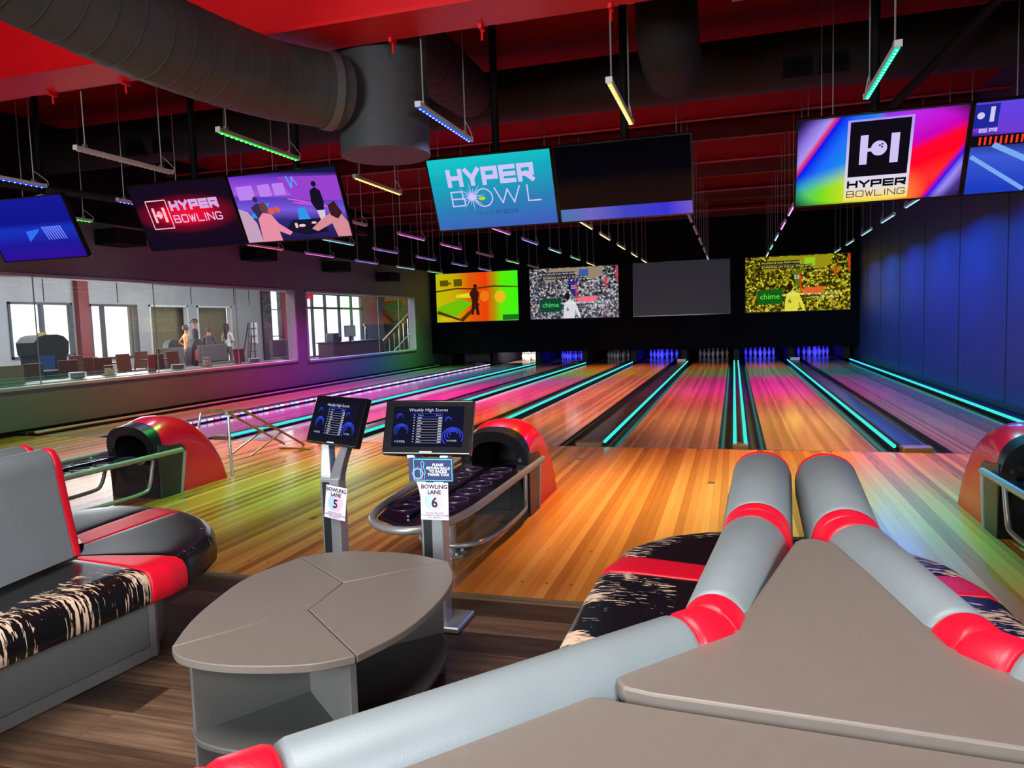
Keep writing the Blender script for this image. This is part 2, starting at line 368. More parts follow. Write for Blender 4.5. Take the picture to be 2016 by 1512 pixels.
# (gutter, cap x0, cap x1, gutter, LED strips, name)
GAPS = [((1.372, 1.56), (1.60, 1.86), (1.86, 2.045), [1.525], 'between the rightmost lane and the next one'),
        ((-.173, -.015), (-.015, .13), (.13, .318), [0.0, .112], 'with twin cyan strips, between second and third lanes from right'),
        ((-1.906, -1.70), (-1.70, -1.42), (-1.40, -1.227), [-1.385], 'with cyan strip between third and fourth lanes from right'),
        ((-3.453, -3.27), (-3.27, -3.12), (-3.10, -2.96), [-3.09], 'with cyan strip in the middle of the eight lanes'),
        ((-5.186, -4.98), (-4.98, -4.66), (-4.62, -4.507), [-4.60], 'with cyan strip between third and fourth lanes from left'),
        ((-6.733, -6.55), (-6.55, -6.33), (-6.28, -6.24), [-6.29], 'with cyan strip between second and third lanes from left'),
        ((-8.466, -8.2), (-8.2, -7.9), (-7.87, -7.787), [-7.86], 'with dashed pinkish white strip near the window wall'),
        ((3.10, 3.26), (3.27, 3.46), None, [3.235], 'along the foot of the blue right wall'),
        (None, (XL + .07, -9.72), (-9.72, -9.52), [-9.68], 'along the foot of the left window wall')]
for g1, cap, g2, leds, lab in GAPS:
    t = empty('lane_divider', ((cap[0] + cap[1]) / 2, 8, 0)); off = -t.location
    tag(t, 'dark lane divider ' + lab, 'lane divider', 'dividers between the lanes')
    prof = [(cap[0], -.1), (cap[0], .01), (cap[0] + .02, .032), ((cap[0] + cap[1]) / 2, .042), (cap[1] - .02, .032), (cap[1], .01), (cap[1], -.1)]
    o = MB().loft([[(x, y, z) for x, z in prof] for y in (8.08, 23.45)]).build('cap', m_cap, t); o.location = off
    o = MB().prism([(cap[0] - .01, 8.0), (cap[1] + .01, 8.0), (cap[1] + .01, 8.16), (cap[0] - .01, 8.16)], -.06, .05).build('end_cap', mat('amber_brown_plastic', (92, 72, 34), .4) if 'wall' not in lab[-8:] else m_blackpl, t, bevel=.012); o.location = off
    for g in (g1, g2):
        if g:
            gutter(g[0], g[1], t).location = off
    for x in leds:
        m = MB()
        if 'dashed' in lab:
            y = 8.1; k = 0
            while y < 23.4:
                m.mi = k % 3; m.box((x - .016, y, .03), (x + .016, y + .1, .058)); y += .16; k += 1
            o = m.build('led_strip', [glow((240, 215, 255), 1.6), glow((255, 150, 205), 1.3), glow((180, 190, 255), 1.5)], t, smooth=0)
        elif x == -9.68:
            m.box((x - .012, 8.1, .03), (x + .012, 23.4, .055)); o = m.build('led_strip', mat('unlit_strip', (190, 196, 196), .4), t, smooth=0)
        else:
            m.tube([(x, 8.06, .05), (x, 23.45, .05)], .019, 10); o = m.build('led_strip', m_led, t)
        o.location = off
for x, yy, lab in ((1.72, 23.2, 'white sensor box at the far end of the divider beside the rightmost lane'), (-1.56, 23.2, 'white sensor box at the far end of the third divider from the right'), (-4.85, 22.9, 'dark sensor box at the far end of the divider right of third lane from left'), (-8.05, 22.9, 'blue-grey sensor box at the far end of the dashed-light divider')):
    tag(MB().box((x - .13, yy, .042), (x + .13, yy + .14, .13)).build('sensor_box', m_white if 'white' in lab else mat('blue_grey_box', (80, 110, 150) if 'blue' in lab else (40, 40, 50), .5), bevel=.01, smooth=0), lab, 'sensor box')
# kickbacks beside every pin deck
for k, x in enumerate((3.3, 1.71, .07, -1.56, -3.2, -4.85, -6.49, -8.05, -9.75)):
    struct(MB().box((x - .09, 24.6, 0), (x + .09, 28.4, .9)).build('trim_%d' % (10 + k), mat('dark_kickback_panel', (20, 22, 40), .6), smooth=0))

# pins
def pin_mesh():
    prof = [(0, 0), (.026, 0), (.029, .012), (.038, .045), (.0545, .095), (.0605, .115), (.058, .14), (.047, .18), (.033, .215), (.0245, .245), (.0232, .262), (.0245, .285), (.029, .315), (.0322, .338), (.0305, .36), (.022, .376), (.009, .381), (0, .381)]
    m = MB(); n = 14
    vs = [(r * math.cos(2 * PI * j / n), r * math.sin(2 * PI * j / n), z) for r, z in prof for j in range(n)]
    for i in range(len(prof) - 1):
        zc = (prof[i][1] + prof[i + 1][1]) / 2; m.mi = 0
        m.add([vs[i * n + j] for j in range(n)] + [vs[(i + 1) * n + j] for j in range(n)], [(j, (j + 1) % n, n + (j + 1) % n, n + j) for j in range(n)]); 
        if .235 < zc < .27 or .28 < zc < .30:
            for q in range(len(m.m) - n, len(m.m)): m.m[q] = 1
    return m
pin0 = pin_mesh().build('bowling_pin', [mat('white_pin_plastic', (232, 228, 226), .25, coat=.3), mat('red_pin_stripe', (220, 30, 40), .3)], smooth=60)
POS = [('front bowling pin', 0, 0), ('left second-row bowling pin', -.1524, .264), ('right second-row bowling pin', .1524, .264), ('left third-row bowling pin', -.3048, .528), ('middle third-row bowling pin', 0, .528), ('right third-row bowling pin', .3048, .528),
       ('far-left back-row bowling pin', -.4572, .792), ('inner left back-row bowling pin', -.1524, .792), ('inner right back-row bowling pin', .1524, .792), ('far-right back-row bowling pin', .4572, .792)]
LIT = {0: 'blue-lit', 1: 'blue-lit', 2: 'dim unlit', 3: 'blue-lit', 4: 'dim unlit', 5: 'blue-lit', 6: 'white-lit'}
first = True
for k in range(7):
    c_ = sum(LX[k]) / 2
    for nm, dx, dy in POS:
        p = pin0 if first else pin0.copy()
        if not first: C.objects.link(p)
        first = False; p.location = (c_ + dx, 26.25 + dy, 0)
        tag(p, '%s %s on the %s' % (LIT[k], nm, NTH[k]), 'bowling pin', 'pins on the ' + NTH[k])
    colr, pw = {0: ((.02, .02, 1), 42), 1: ((.02, .02, 1), 42), 2: ((.6, .6, .9), 1.0), 3: ((.02, .02, 1), 42), 4: ((.6, .6, .9), .9), 5: ((.02, .02, 1), 42), 6: ((1, .93, .9), 60)}[k]
    lamp('pin_light', (c_, 24.5, .86), (c_, 26.6, .2), .9, .12, pw, colr, 110)
for k in (6, 7):   # sweep bars standing in the two leftmost pits
    c_ = sum(LX[k]) / 2
    if k == 7: tag(MB().box((c_ - .5, 25.4, .02), (c_ + .5, 25.46, .36)).box((c_ - .53, 25.46, .02), (c_ - .49, 26.2, .1)).box((c_ + .49, 25.46, .02), (c_ + .53, 26.2, .1)).build('pin_sweep', mat('dull_grey_metal', (84, 84, 92), .5), bevel=.01, smooth=0), 'grey pin sweep bar lowered across the empty leftmost pin deck', 'pin sweep')
def settle(t):
    """children were modelled in room coordinates: hang them under the thing's base"""
    for c in t.children: c.location = -t.location
    return t

# ------------------------------------------------------------------ ceiling steel
t = empty('ceiling_beam', (-3, 5.05, 3.55)); tag(t, 'bright red steel beam crossing above the seating behind the big grey duct', 'steel beam')
MB().box((XL, 4.84, 3.55), (XR, 5.27, 3.575)).build('bottom_flange', m_redsteel, t, smooth=0)
MB().box((XL, 5.04, 3.575), (XR, 5.06, 4.25)).build('web', m_redsteel, t, smooth=0)
MB().box((XL, 4.84, 4.25), (XR, 5.27, 4.275)).build('top_flange', m_redsteel, t, smooth=0)
for x in (-5.75, -4.95, -2.45, -1.74, -.8, .3):
    MB().box((x - .013, 5.21, 3.52), (x + .013, 5.30, 3.59)).tube([(x, 5.26, 3.45), (x, 5.26, 3.55)], .009, 8).build('beam_clamp', m_redsteel, t)
settle(t)
PN = ['nearest', 'second', 'third', 'fourth', 'fifth', 'sixth']
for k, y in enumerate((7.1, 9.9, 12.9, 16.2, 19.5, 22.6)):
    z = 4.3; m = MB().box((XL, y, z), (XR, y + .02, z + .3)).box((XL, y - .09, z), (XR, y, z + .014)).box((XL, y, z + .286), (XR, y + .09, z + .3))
    tag(m.build('roof_purlin', m_redsteel if k < 1 else mat('shaded_red_purlin', (96, 3, 9), .5, spec=.3), smooth=0), 'red roof purlin, %s of the row from the seating towards the pins' % PN[k], 'purlin', 'red roof purlins')  # rows past the nearest use a darker red, painting in their lower light
for k, y in enumerate((11.4, 14.5, 17.8, 21.0)):   # slim pinkish red sprinkler pipes just under the deck
    tag(MB().tube([(XL, y, 4.28), (XR, y, 4.28)], .022, 8).build('sprinkler_pipe', mat('red_pipe', (150, 30, 50), .4)), 'thin red pipe crossing under the roof deck, %s from the seating' % PN[k], 'pipe', 'sprinkler pipes')
# black posts that carry the monitors
# ------------------------------------------------------------------ ducts
def rib_ring(p, d, r, w_=.006):
    d = Vector(d).normalized(); p = Vector(p); return MB().tube([p - d * w_, p + d * w_], r + .006, 32)
def duct(name, label, pts, r, m, ribs=.12, parent=None):
    t = empty(name, pts[0]); tag(t, label, 'air duct')
    P = [Vector(p) for p in pts]; MB().tube(P, r, 40).build('duct_body', m, t, smooth=50)
    rb = MB(); L = 0; nxt = ribs
    for a, b_ in zip(P, P[1:]):
        seg = (b_ - a).length; d = (b_ - a) / max(seg, 1e-6)
        while nxt < L + seg:
            q = a + d * (nxt - L); rb.tube([q - d * .004, q + d * .004], r + .005, 40); nxt += ribs
        L += seg
    rb.build('spiral_seam', mat('duct_seam_grey', (92, 92, 94), .45) if m is m_duct else m_ductd, t, smooth=50)
    return settle(t)
def arc(p, q, c, n=8):
    p, q, c = Vector(p), Vector(q), Vector(c)
    return [(p * (1 - t) ** 2 + c * 2 * t * (1 - t) + q * t * t) for t in [i / n for i in range(n + 1)]]
big = [(-3.75, 1.2, 3.5), (-3.62, 2.3, 3.36), (-3.46, 3.1, 3.26)] + arc((-3.36, 3.7, 3.19), (-3.2, 4.85, 3.215), (-3.30, 4.35, 3.18), 6) + [(-3.08, 5.08, 3.225), (-2.95, 5.3, 3.23)]
t1 = empty('air_duct', (-2.74, 5.66, 2.8)); tag(t1, 'big grey spiral duct sweeping from top left into a fat flat-bottomed drum', 'air duct')
def tube_part(name, pts, r, m, ribs, seam, c0=0):
    P = [Vector(p) for p in pts]; o = MB().tube(P, r, 40).build(name, m, t1, smooth=50)
    L = 0; nxt = ribs; rb = MB()
    for a, b_ in zip(P, P[1:]):
        sg = (b_ - a).length; d = (b_ - a) / sg
        while nxt < L + sg:
            q = a + d * (nxt - L); rb.tube([q - d * .003, q + d * .003], r + .003, 40); nxt += ribs
        L += sg
    rb.build('spiral_seam', seam, o, smooth=50); return o
m_seam = mat('duct_seam_grey', (56, 56, 58), .5)
tube_part('round_duct', big, .275, m_duct, .16, m_seam)
MB().tube([(-3.02, 5.2, 3.227), (-2.98, 5.25, 3.227)], .292, 40).build('flange_collar', mat('sealed_duct_collar', (76, 76, 75), .5), t1, smooth=50)
tube_part('drum', [(-2.74, 5.66, 2.8), (-2.74, 5.66, 3.5), (-2.74, 5.66, 4.35)], .365, m_duct, .2, m_seam)
tube_part('branch', arc((-2.76, 5.75, 3.9), (-2.98, 8.4, 4.12), (-2.76, 7.0, 3.9), 8), .29, m_ductd, .3, m_ductd)
settle(t1)
t3 = duct('cross_duct', 'long charcoal duct crossing the whole hall just past the monitors', [(XL, 8.75, 4.12), (XR, 8.75, 4.12)], .3, m_ductd, 1.5)
for x in (-7.9, -7.45, .65, 1.0):
    g = MB().box((x - .14, 8.46, 3.86), (x + .14, 8.56, 4.1)); 
    for k in range(6): g.box((x - .13, 8.452, 3.88 + k * .035), (x + .13, 8.462, 3.89 + k * .035))
    o = g.build('air_grille', m_black, t3, smooth=0); o.location = -t3.location
duct('elbow_duct', 'grey duct elbow hanging at the top right of the centre', [(-.51, 6.3, 4.5), (-.51, 6.3, 4.0)] + arc((-.51, 6.3, 3.85), (-.5, 6.75, 3.62), (-.51, 6.3, 3.6), 6) + [(-.5, 6.95, 3.62)], .25, m_ductd, .22)
tag(MB().box((.0, 6.4, 3.98), (.5, 6.6, 4.04)).tube([(.04, 6.5, 4.04), (.04, 6.5, 4.6)], .006, 6).tube([(.46, 6.5, 4.04), (.46, 6.5, 4.6)], .006, 6).build('hanging_tray', m_tube, bevel=.005), 'grey sheet metal tray hung under the roof at the top right', 'cable tray')
tag(MB().tube([(2.9, 5.6, 4.6), (1.3, 9.7, 3.3)], .045, 10).build('diagonal_brace', m_black), 'black diagonal brace behind the teal light bar at the upper right', 'brace')
tag(MB().tube([(-9.6, 6.0, 3.45), (-6.0, 11.5, 3.0)], .05, 10).build('conduit_pipe', m_ductd), 'dark conduit slanting across the upper left', 'pipe')

# ------------------------------------------------------------------ hanging light bars
ROWY = [5.25, 7.4, 9.75, 12.1, 14.1, 16.3, 18.6, 20.75]
BX = [2.63, .88, -.69, -2.43, -3.97, -5.69, -7.21, -8.83]
COL = {'teal': (0, 255, 190), 'cyan': (70, 215, 255), 'blue': (40, 90, 255), 'indigo': (80, 70, 255), 'green': (40, 255, 70), 'yellow': (255, 236, 90), 'magenta': (230, 60, 255), 'pink': (255, 60, 120), 'unlit': None}
BAR = [['teal', 'cyan', 'cyan', 'cyan', 'cyan', 'cyan', 'cyan', 'cyan'],
       ['teal', 'yellow', 'pink', 'magenta', 'magenta', 'cyan', 'teal', 'yellow'],
       ['yellow', 'yellow', 'yellow', 'unlit', 'unlit', 'unlit', 'unlit', 'blue'],
       ['blue', 'yellow', 'yellow', 'yellow', 'yellow', 'yellow', 'yellow', 'yellow'],
       ['green', 'yellow', 'yellow', 'magenta', 'indigo', 'cyan', 'green', 'yellow'],
       ['unlit', 'magenta', 'unlit', 'magenta', 'magenta', 'unlit', 'green', 'unlit'],
       ['blue', 'indigo', 'blue', 'cyan', 'indigo', 'indigo', 'indigo', 'indigo'],
       ['green', 'green', 'green', 'pink', 'magenta', 'indigo', 'cyan', 'green']]
O_, Y_, M_, P_, B_, G_, RD, V_ = (1, .34, .04), (1, .52, .05), (.95, 0, .8), (.4, .08, 1), (.04, .2, 1), (.1, 1, .15), (1, .06, .12), (.62, .42, 1)
T_ = (.02, .8, 1)
D8 = (0, .2, 1)
WASH = [[(T_, 1.2), (V_, 1.0), (D8, 2.0), (D8, 2.2), (D8, 2.1), (D8, 2.0), ((0, .3, .9), 1.8), ((.1, .3, .7), 1.3)],
        [(T_, 1.35), (O_, 1.0), (Y_, 1.2), ((1, .12, .06), 1.3), (M_, 1.7), (M_, 1.4), (G_, .7), (O_, .7)],
        [(Y_, 1.1), (O_, .8), (O_, .6), (RD, .7), (M_, 1.0), (M_, .4), (G_, .35), (O_, .3)],
        [((.5, .5, 1), .4), (Y_, .9), (O_, 1.1), (O_, 1.1), (Y_, 1.1), (O_, 1.1), (O_, 1.1), (O_, 1.0)],
        [(G_, .95), (O_, .9), (RD, 1.0), (M_, 1.4), (M_, 1.2), (P_, 1.5), (G_, .9), (O_, .9)],
        [(V_, .5), (V_, 1.0), (M_, 1.4), (M_, 1.9), (M_, 1.6), (P_, .6), (P_, .3), (None, 0)],
        [(V_, .4), ((.25, .12, 1), 1.5), ((.22, .05, 1), 2.0), ((.15, .05, 1), 2.2), ((.1, .08, 1), 2.0), (B_, 1.8), (B_, 1.6), (B_, 1.2)],
        [(G_, .2), (G_, .45), (O_, .9), (RD, 1.2), (M_, 1.5), (P_, 1.5), (B_, 1.4), (G_, 1.0)]]
WPOW = 46
def make_bar():
    t = empty('light_bar')
    MB().box((-.02, 0, 0), (.02, 1.15, .035)).box((-.024, -.012, -.004), (.024, 0, .04)).box((-.024, 1.15, -.004), (.024, 1.162, .04)).build('housing', m_white, t, bevel=.003, smooth=0)
    MB().box((-.014, .01, -.008), (.014, 1.14, 0)).build('led_lens', m_white, t, smooth=0)
    m = MB()
    for k in range(18): m.lathe([(0, -.006), (.007, -.006), (.009, 0), (0, 0)], (0, .04 + k * .063, -.0075), 8)
    m.build('led_row', m_white, t)
    for y in (.1, 1.02):
        MB().box((-.014, y - .02, .03), (.014, y + .02, .065)).build('clip', m_tube, t, bevel=.003, smooth=0)
        MB().tube([(0, y, .06), (0, y, ZC - 3.035)], .0065, 6).build('hanger_rod', m_tube, t)
    MB().tube([(0, 1.155, .02), (0, 1.20, .03), (0, 1.19, .07), (0, 1.1, .12), (0, 1.03, .15)], .004, 6).build('power_cord', m_white, t)
    return t
proto = make_bar(); used = False; BN = ['first', 'second', 'third', 'fourth', 'fifth', 'sixth', 'seventh', 'last']
XO = {(1, 0): .99, (2, 0): -.82, (3, 0): -2.26, (4, 0): -4.04, (5, 0): -5.53}
for i in range(8):
    for k in range(8):
        if (i, k) in ((3, 1), (2, 1), (0, 0)): continue
        t = proto if not used else copy_tree(proto); used = True
        t.location = (XO.get((i, k), BX[i]), ROWY[k], 3.035); cn = BAR[i][k]
        tag(t, '%s LED bar over the %s, %s from the seating' % (cn, NTH[i], BN[k]), 'light bar', 'light bars hung in rows over the lanes')
        for c in t.children:
            if c.name.startswith(('led_lens', 'led_row')):
                c.data = c.data.copy(); rgb = COL[cn]; c.data.materials.clear()
                if rgb is None: c.data.materials.append(m_white)
                elif c.name.startswith('led_row'): c.data.materials.append(glow(tuple(min(255, int(v * .6 + 150)) for v in rgb), 2.2))
                else: c.data.materials.append(glow(rgb, 1.0))
        colr, s = WASH[i][k]
        if colr: lamp('bar_light', (t.location.x, ROWY[k] + .57, 3.0), (t.location.x, ROWY[k] + .571, 0), .05, 1.1, WPOW * s, colr, 150 if i == 0 else (96 if i == 7 else 80))  # lamp hue suits the floor below; added under unlit bars too

# ------------------------------------------------------------------ monitors
MW, MH, TILT = 1.23, .715, R(25)
def monitor(cx, y, zt, label):
    cz = zt - MH / 2 * math.cos(TILT); cy = y + MH / 2 * math.sin(TILT)
    t = empty('monitor', (cx, cy, cz), (TILT, 0, 0)); tag(t, label, 'monitor', 'monitors hung above the approach')
    MB().box((-MW / 2, 0, -MH / 2), (MW / 2, .05, MH / 2)).build('housing', m_bezel, t, bevel=.004, smooth=0)
    b = .014
    fr = MB()
    for a, c_ in (((-MW / 2, -.006, -MH / 2), (MW / 2, 0, -MH / 2 + b)), ((-MW / 2, -.006, MH / 2 - b), (MW / 2, 0, MH / 2)), ((-MW / 2, -.006, -MH / 2), (-MW / 2 + b, 0, MH / 2)), ((MW / 2 - b, -.006, -MH / 2), (MW / 2, 0, MH / 2))): fr.box(a, c_)
    fr.build('bezel', m_blackgloss, t, smooth=0)
    MB().box((-.15, .05, -.06), (.15, .13, .06)).build('mount_bracket', m_black, t, smooth=0)
    return t, MW / 2 - b, MH / 2 - b
def scr(t, W, H, m, y=-.002): return flat([rect(-W, -H, W, H)], y).build('screen', m, t, smooth=0)
def procedural_screen(name, fn):
    m = bpy.data.materials.new(name); m.use_nodes = True; nt = m.node_tree; nt.nodes.clear()
    e = nt.nodes.new('ShaderNodeEmission'); o = nt.nodes.new('ShaderNodeOutputMaterial'); nt.links.new(e.outputs[0], o.inputs[0])
    tc = nt.nodes.new('ShaderNodeTexCoord'); sp = nt.nodes.new('ShaderNodeSeparateXYZ'); nt.links.new(tc.outputs['Object'], sp.inputs[0])
    nt.links.new(fn(nt, sp.outputs[0], sp.outputs[2], tc.outputs['Object']), e.inputs[0]); return m
def grad_z(z0, z1, stops, extra=None):
    def fn(nt, x, z, ob):
        f = math_n(nt, 'DIVIDE', math_n(nt, 'SUBTRACT', z, z0), z1 - z0)
        if extra: f = math_n(nt, 'ADD', f, math_n(nt, 'MULTIPLY', x, extra))
        return ramp(nt, stops, f)
    return fn
W_, H_ = MW / 2 - .014, MH / 2 - .014
LAV = glow((206, 196, 246), 1.0); DK = glow((16, 12, 22), 1.0)
def logo_box(s, cx, cz, h, dark, light, y, parent, frame=False):
    """square emblem: two upright bars with a bowling ball between them"""
    if frame: flat(thick([(cx - s, cz - h), (cx + s, cz - h), (cx + s, cz + h), (cx - s, cz + h), (cx - s, cz - h)], s * .09), y).build('emblem_frame', light, parent, smooth=0)
    else: flat([rect(cx - s, cz - h, cx + s, cz + h)], y).build('emblem_field', dark, parent, smooth=0)
    y -= .0015; m = MB()
    flat([rect(cx - .64 * s, cz - .56 * h, cx - .38 * s, cz + .5 * h), rect(cx + .38 * s, cz - .56 * h, cx + .66 * s, cz + .5 * h), rect(cx - .38 * s, cz - .1 * h, cx - .1 * s, cz + .02 * h), circ(cx, cz, .27 * s, 24, .27 * h)], y, m)
    m.build('emblem', light, parent, smooth=0)
    flat([circ(cx + .02 * s, cz + .1 * h, .035 * s, 8), circ(cx + .1 * s, cz + .14 * h, .035 * s, 8), circ(cx + .1 * s, cz + .04 * h, .035 * s, 8)], y - .0015).build('ball_holes', dark or glow((120, 10, 50)), parent, smooth=0)
# pair boundary x, plane y, top z
# --- centre left: teal HYPER BOWL
YT = 6.62
t, w2, h2 = monitor(-1.57 - .62, YT, 2.97, 'hanging monitor with teal screen and big white lettering, right of the drum duct')
s = scr(t, w2, h2, procedural_screen('teal_screen', grad_z(-h2, h2, [(0, (64, 96, 186)), (.35, (44, 128, 182)), (.75, (20, 170, 190)), (1, (24, 196, 200))], -.12)))
mb = MB(); strokes(mb, 'HYPER', -.43, .07, .86, .17, .042, -.005, .1); mb.build('lettering', LAV, t, smooth=0)
mb = MB(); strokes(mb, 'B', -.42, -.12, .14, .15, .013, -.005); mb.build('letter', LAV, t, smooth=0); mb = MB()
strokes(mb, 'W', .02, -.12, .26, .16, .013, -.005); mb.build('letter', LAV, t, smooth=0); mb = MB(); strokes(mb, 'L', .34, -.12, .13, .16, .013, -.005); mb.build('lettering', LAV, t, smooth=0)
flat(thick([(-.09 + .085 * math.cos(a * PI / 16), -.05 + .085 * math.sin(a * PI / 16)) for a in range(33)], .012), -.005).build('ring_letter', LAV, t, smooth=0)
mb = MB(); cx, cz = -.21, -.035
for k in range(16):
    a = k * PI / 8 + .1; L = (.15, .09)[k % 2]; n = .007
    flat([[(cx - n * math.sin(a), cz + n * math.cos(a)), (cx + L * math.cos(a), cz + L * math.sin(a)), (cx + n * math.sin(a), cz - n * math.cos(a))]], -.0065, mb)
flat([circ(cx, cz, .03, 14)], -.0065, mb); mb.build('starburst', glow((200, 190, 255), 1.1), t, smooth=0)
flat([circ(-.11, -.055, .035, 16, .018)], -.0068).build('green_glint', glow((170, 226, 40)), t, smooth=0)
mb = MB(); strokes(mb, 'HYPER', -.15, -.22, .38, .04, .009, -.005, .15); mb.build('faint_lettering', glow((44, 96, 158)), t, smooth=0)
# --- centre right: mostly dark screen
t, w2, h2 = monitor(-1.57 + .62, YT, 2.97, 'hanging monitor with a nearly black screen and blue band along its bottom')
s = scr(t, w2, h2, procedural_screen('dark_screen', grad_z(-h2, h2, [(.18, (30, 16, 14)), (.45, (26, 14, 12)), (.6, (8, 6, 12)), (1, (4, 4, 8))])))
flat([rect(-w2, -h2, w2, -h2 + .115)], -.004).build('blue_band', procedural_screen('blue_band', lambda nt, x, z, ob: ramp(nt, [(0, (70, 120, 170)), (.25, (110, 100, 190)), (.5, (64, 70, 190)), (.8, (60, 50, 210)), (1, (120, 90, 200))], math_n(nt, 'ADD', math_n(nt, 'MULTIPLY', x, .8), .5))), t, smooth=0)
# --- right: rainbow emblem
t, w2, h2 = monitor(1.72 - .62, 6.4, 2.93, 'hanging monitor with rainbow screen and black square bowling emblem')
def rainbow(nt, x, z, ob):
    def mr(v, a, b_):
        n = nt.nodes.new('ShaderNodeMapRange'); n.interpolation_type = 'SMOOTHSTEP'; n.inputs[1].default_value = a; n.inputs[2].default_value = b_; nt.links.new(v, n.inputs[0]); return n.outputs[0]
    def mix(f, a, b_):
        n = nt.nodes.new('ShaderNodeMix'); n.data_type = 'RGBA'; nt.links.new(f, n.inputs[0]); nt.links.new(a, n.inputs[6]); nt.links.new(b_, n.inputs[7]); return n.outputs[2]
    M = lambda a, k: math_n(nt, 'MULTIPLY', a, k)
    sl = math_n(nt, 'SUBTRACT', math_n(nt, 'SUBTRACT', z, M(x, 1.45)), .80)      # arc band at the left
    left = ramp(nt, [(0, (20, 190, 200)), (.25, (20, 150, 225)), (.5, (30, 110, 250)), (.66, (8, 16, 235)), (.70, (230, 50, 90)), (.745, (170, 150, 245)), (.9, (110, 80, 190)), (1, (20, 14, 50))], math_n(nt, 'ADD', M(sl, .8), .7))
    green = ramp(nt, [(0, (20, 190, 130)), (.35, (120, 220, 30)), (.7, (200, 225, 40)), (1, (240, 220, 80))], math_n(nt, 'ADD', M(x, 1.7), 1.05))
    left = mix(mr(math_n(nt, 'ADD', z, M(x, -.25)), .06, -.14), left, green)
    sr = math_n(nt, 'SUBTRACT', z, math_n(nt, 'ADD', M(x, .42), -.08))
    right = ramp(nt, [(0, (250, 60, 50)), (.3, (255, 6, 36)), (.46, (255, 6, 50)), (.56, (200, 6, 190)), (.85, (190, 40, 235)), (1, (120, 60, 240))], math_n(nt, 'ADD', M(sr, 1.3), .45))
    yel = ramp(nt, [(0, (250, 220, 70)), (.5, (252, 140, 60)), (1, (255, 20, 40))], M(x, 2.6))
    right = mix(mr(math_n(nt, 'ADD', z, M(x, .3)), .0, -.22), right, yel)
    se = math_n(nt, 'SUBTRACT', x, M(z, .65))                                     # arc band at the lower right
    edge = ramp(nt, [(0, (255, 10, 40)), (.3, (40, 20, 230)), (.6, (160, 140, 240)), (1, (90, 60, 170))], M(math_n(nt, 'SUBTRACT', se, .54), 5))
    right = mix(mr(se, .53, .57), right, edge)
    hue = mix(mr(x, -.06, .06), left, right)
    r = math_n(nt, 'POWER', math_n(nt, 'ADD', math_n(nt, 'POWER', math_n(nt, 'ABSOLUTE', math_n(nt, 'DIVIDE', x, W_)), 4), math_n(nt, 'POWER', math_n(nt, 'ABSOLUTE', math_n(nt, 'DIVIDE', z, H_)), 4)), .25)
    v = nt.nodes.new('ShaderNodeMapRange'); v.inputs[1].default_value = .96; v.inputs[2].default_value = 1.18; v.inputs[3].default_value = 1; v.inputs[4].default_value = .05; nt.links.new(r, v.inputs[0])
    mx = nt.nodes.new('ShaderNodeMix'); mx.data_type = 'RGBA'; nt.links.new(v.outputs[0], mx.inputs[0]); mx.inputs[6].default_value = (.01, .005, .02, 1); nt.links.new(hue, mx.inputs[7]); return mx.outputs[2]
s = scr(t, w2, h2, procedural_screen('rainbow_screen', rainbow))
flat([rect(-.235, -.33, .235, .31)], -.0035).build('pale_panel', procedural_screen('pale_panel', grad_z(-.33, .31, [(0, (250, 220, 70)), (.2, (225, 220, 235)), (1, (170, 150, 240))])), t, smooth=0)
logo_box(.215, .0, .08, .215, DK, LAV, -.005, t)
mb = MB(); strokes(mb, 'HYPER', -.215, -.225, .43, .06, .016, -.006, .1); strokes(mb, 'BOWLING', -.215, -.3, .43, .052, .006, -.006, .18); mb.build('lettering', DK, t, smooth=0)
# --- far right: pins and lanes
t, w2, h2 = monitor(1.72 + .62, 6.4, 2.93, 'hanging monitor cut by the right edge, showing lit pins over blue lanes')
s = scr(t, w2, h2, procedural_screen('blue_lane_screen', grad_z(-h2, h2, [(0, (30, 60, 190)), (.35, (60, 90, 210)), (.55, (16, 18, 60)), (.62, (110, 60, 210)), (1, (90, 70, 230))], .15)))
flat([rect(-w2, .02, w2, .1)], -.004).build('dark_pit', DK, t, smooth=0)
mb = MB()
for k in range(9): flat([rect(-.55 + k * .035, .03, -.535 + k * .035, .09)], -.005, mb)
mb.build('red_pins', glow((240, 60, 30)), t, smooth=0)
mb = MB()
for k in range(8): flat([rect(-.2 + k * .035, .03, -.185 + k * .035, .09)], -.005, mb)
mb.build('green_pins', glow((60, 230, 60)), t, smooth=0)
flat(thick([(-.59, -.05), (-.2, -.33)], .03) + thick([(-.45, .03), (.2, -.33)], .04) + thick([(-.1, .03), (.58, -.2)], .03), -.005).build('lane_rails', glow((120, 170, 240)), t, smooth=0)
flat([rect(-.60, .16, -.44, .33)], -.005).build('logo_tile', glow((30, 40, 150)), t, smooth=0)
mb = MB(); flat([rect(-.5, .2, -.47, .31), circ(-.56, .25, .025)], -.0065, mb); strokes(mb, 'ER', -.56, .125, .12, .028, .007, -.0065); mb.build('lettering', LAV, t, smooth=0)
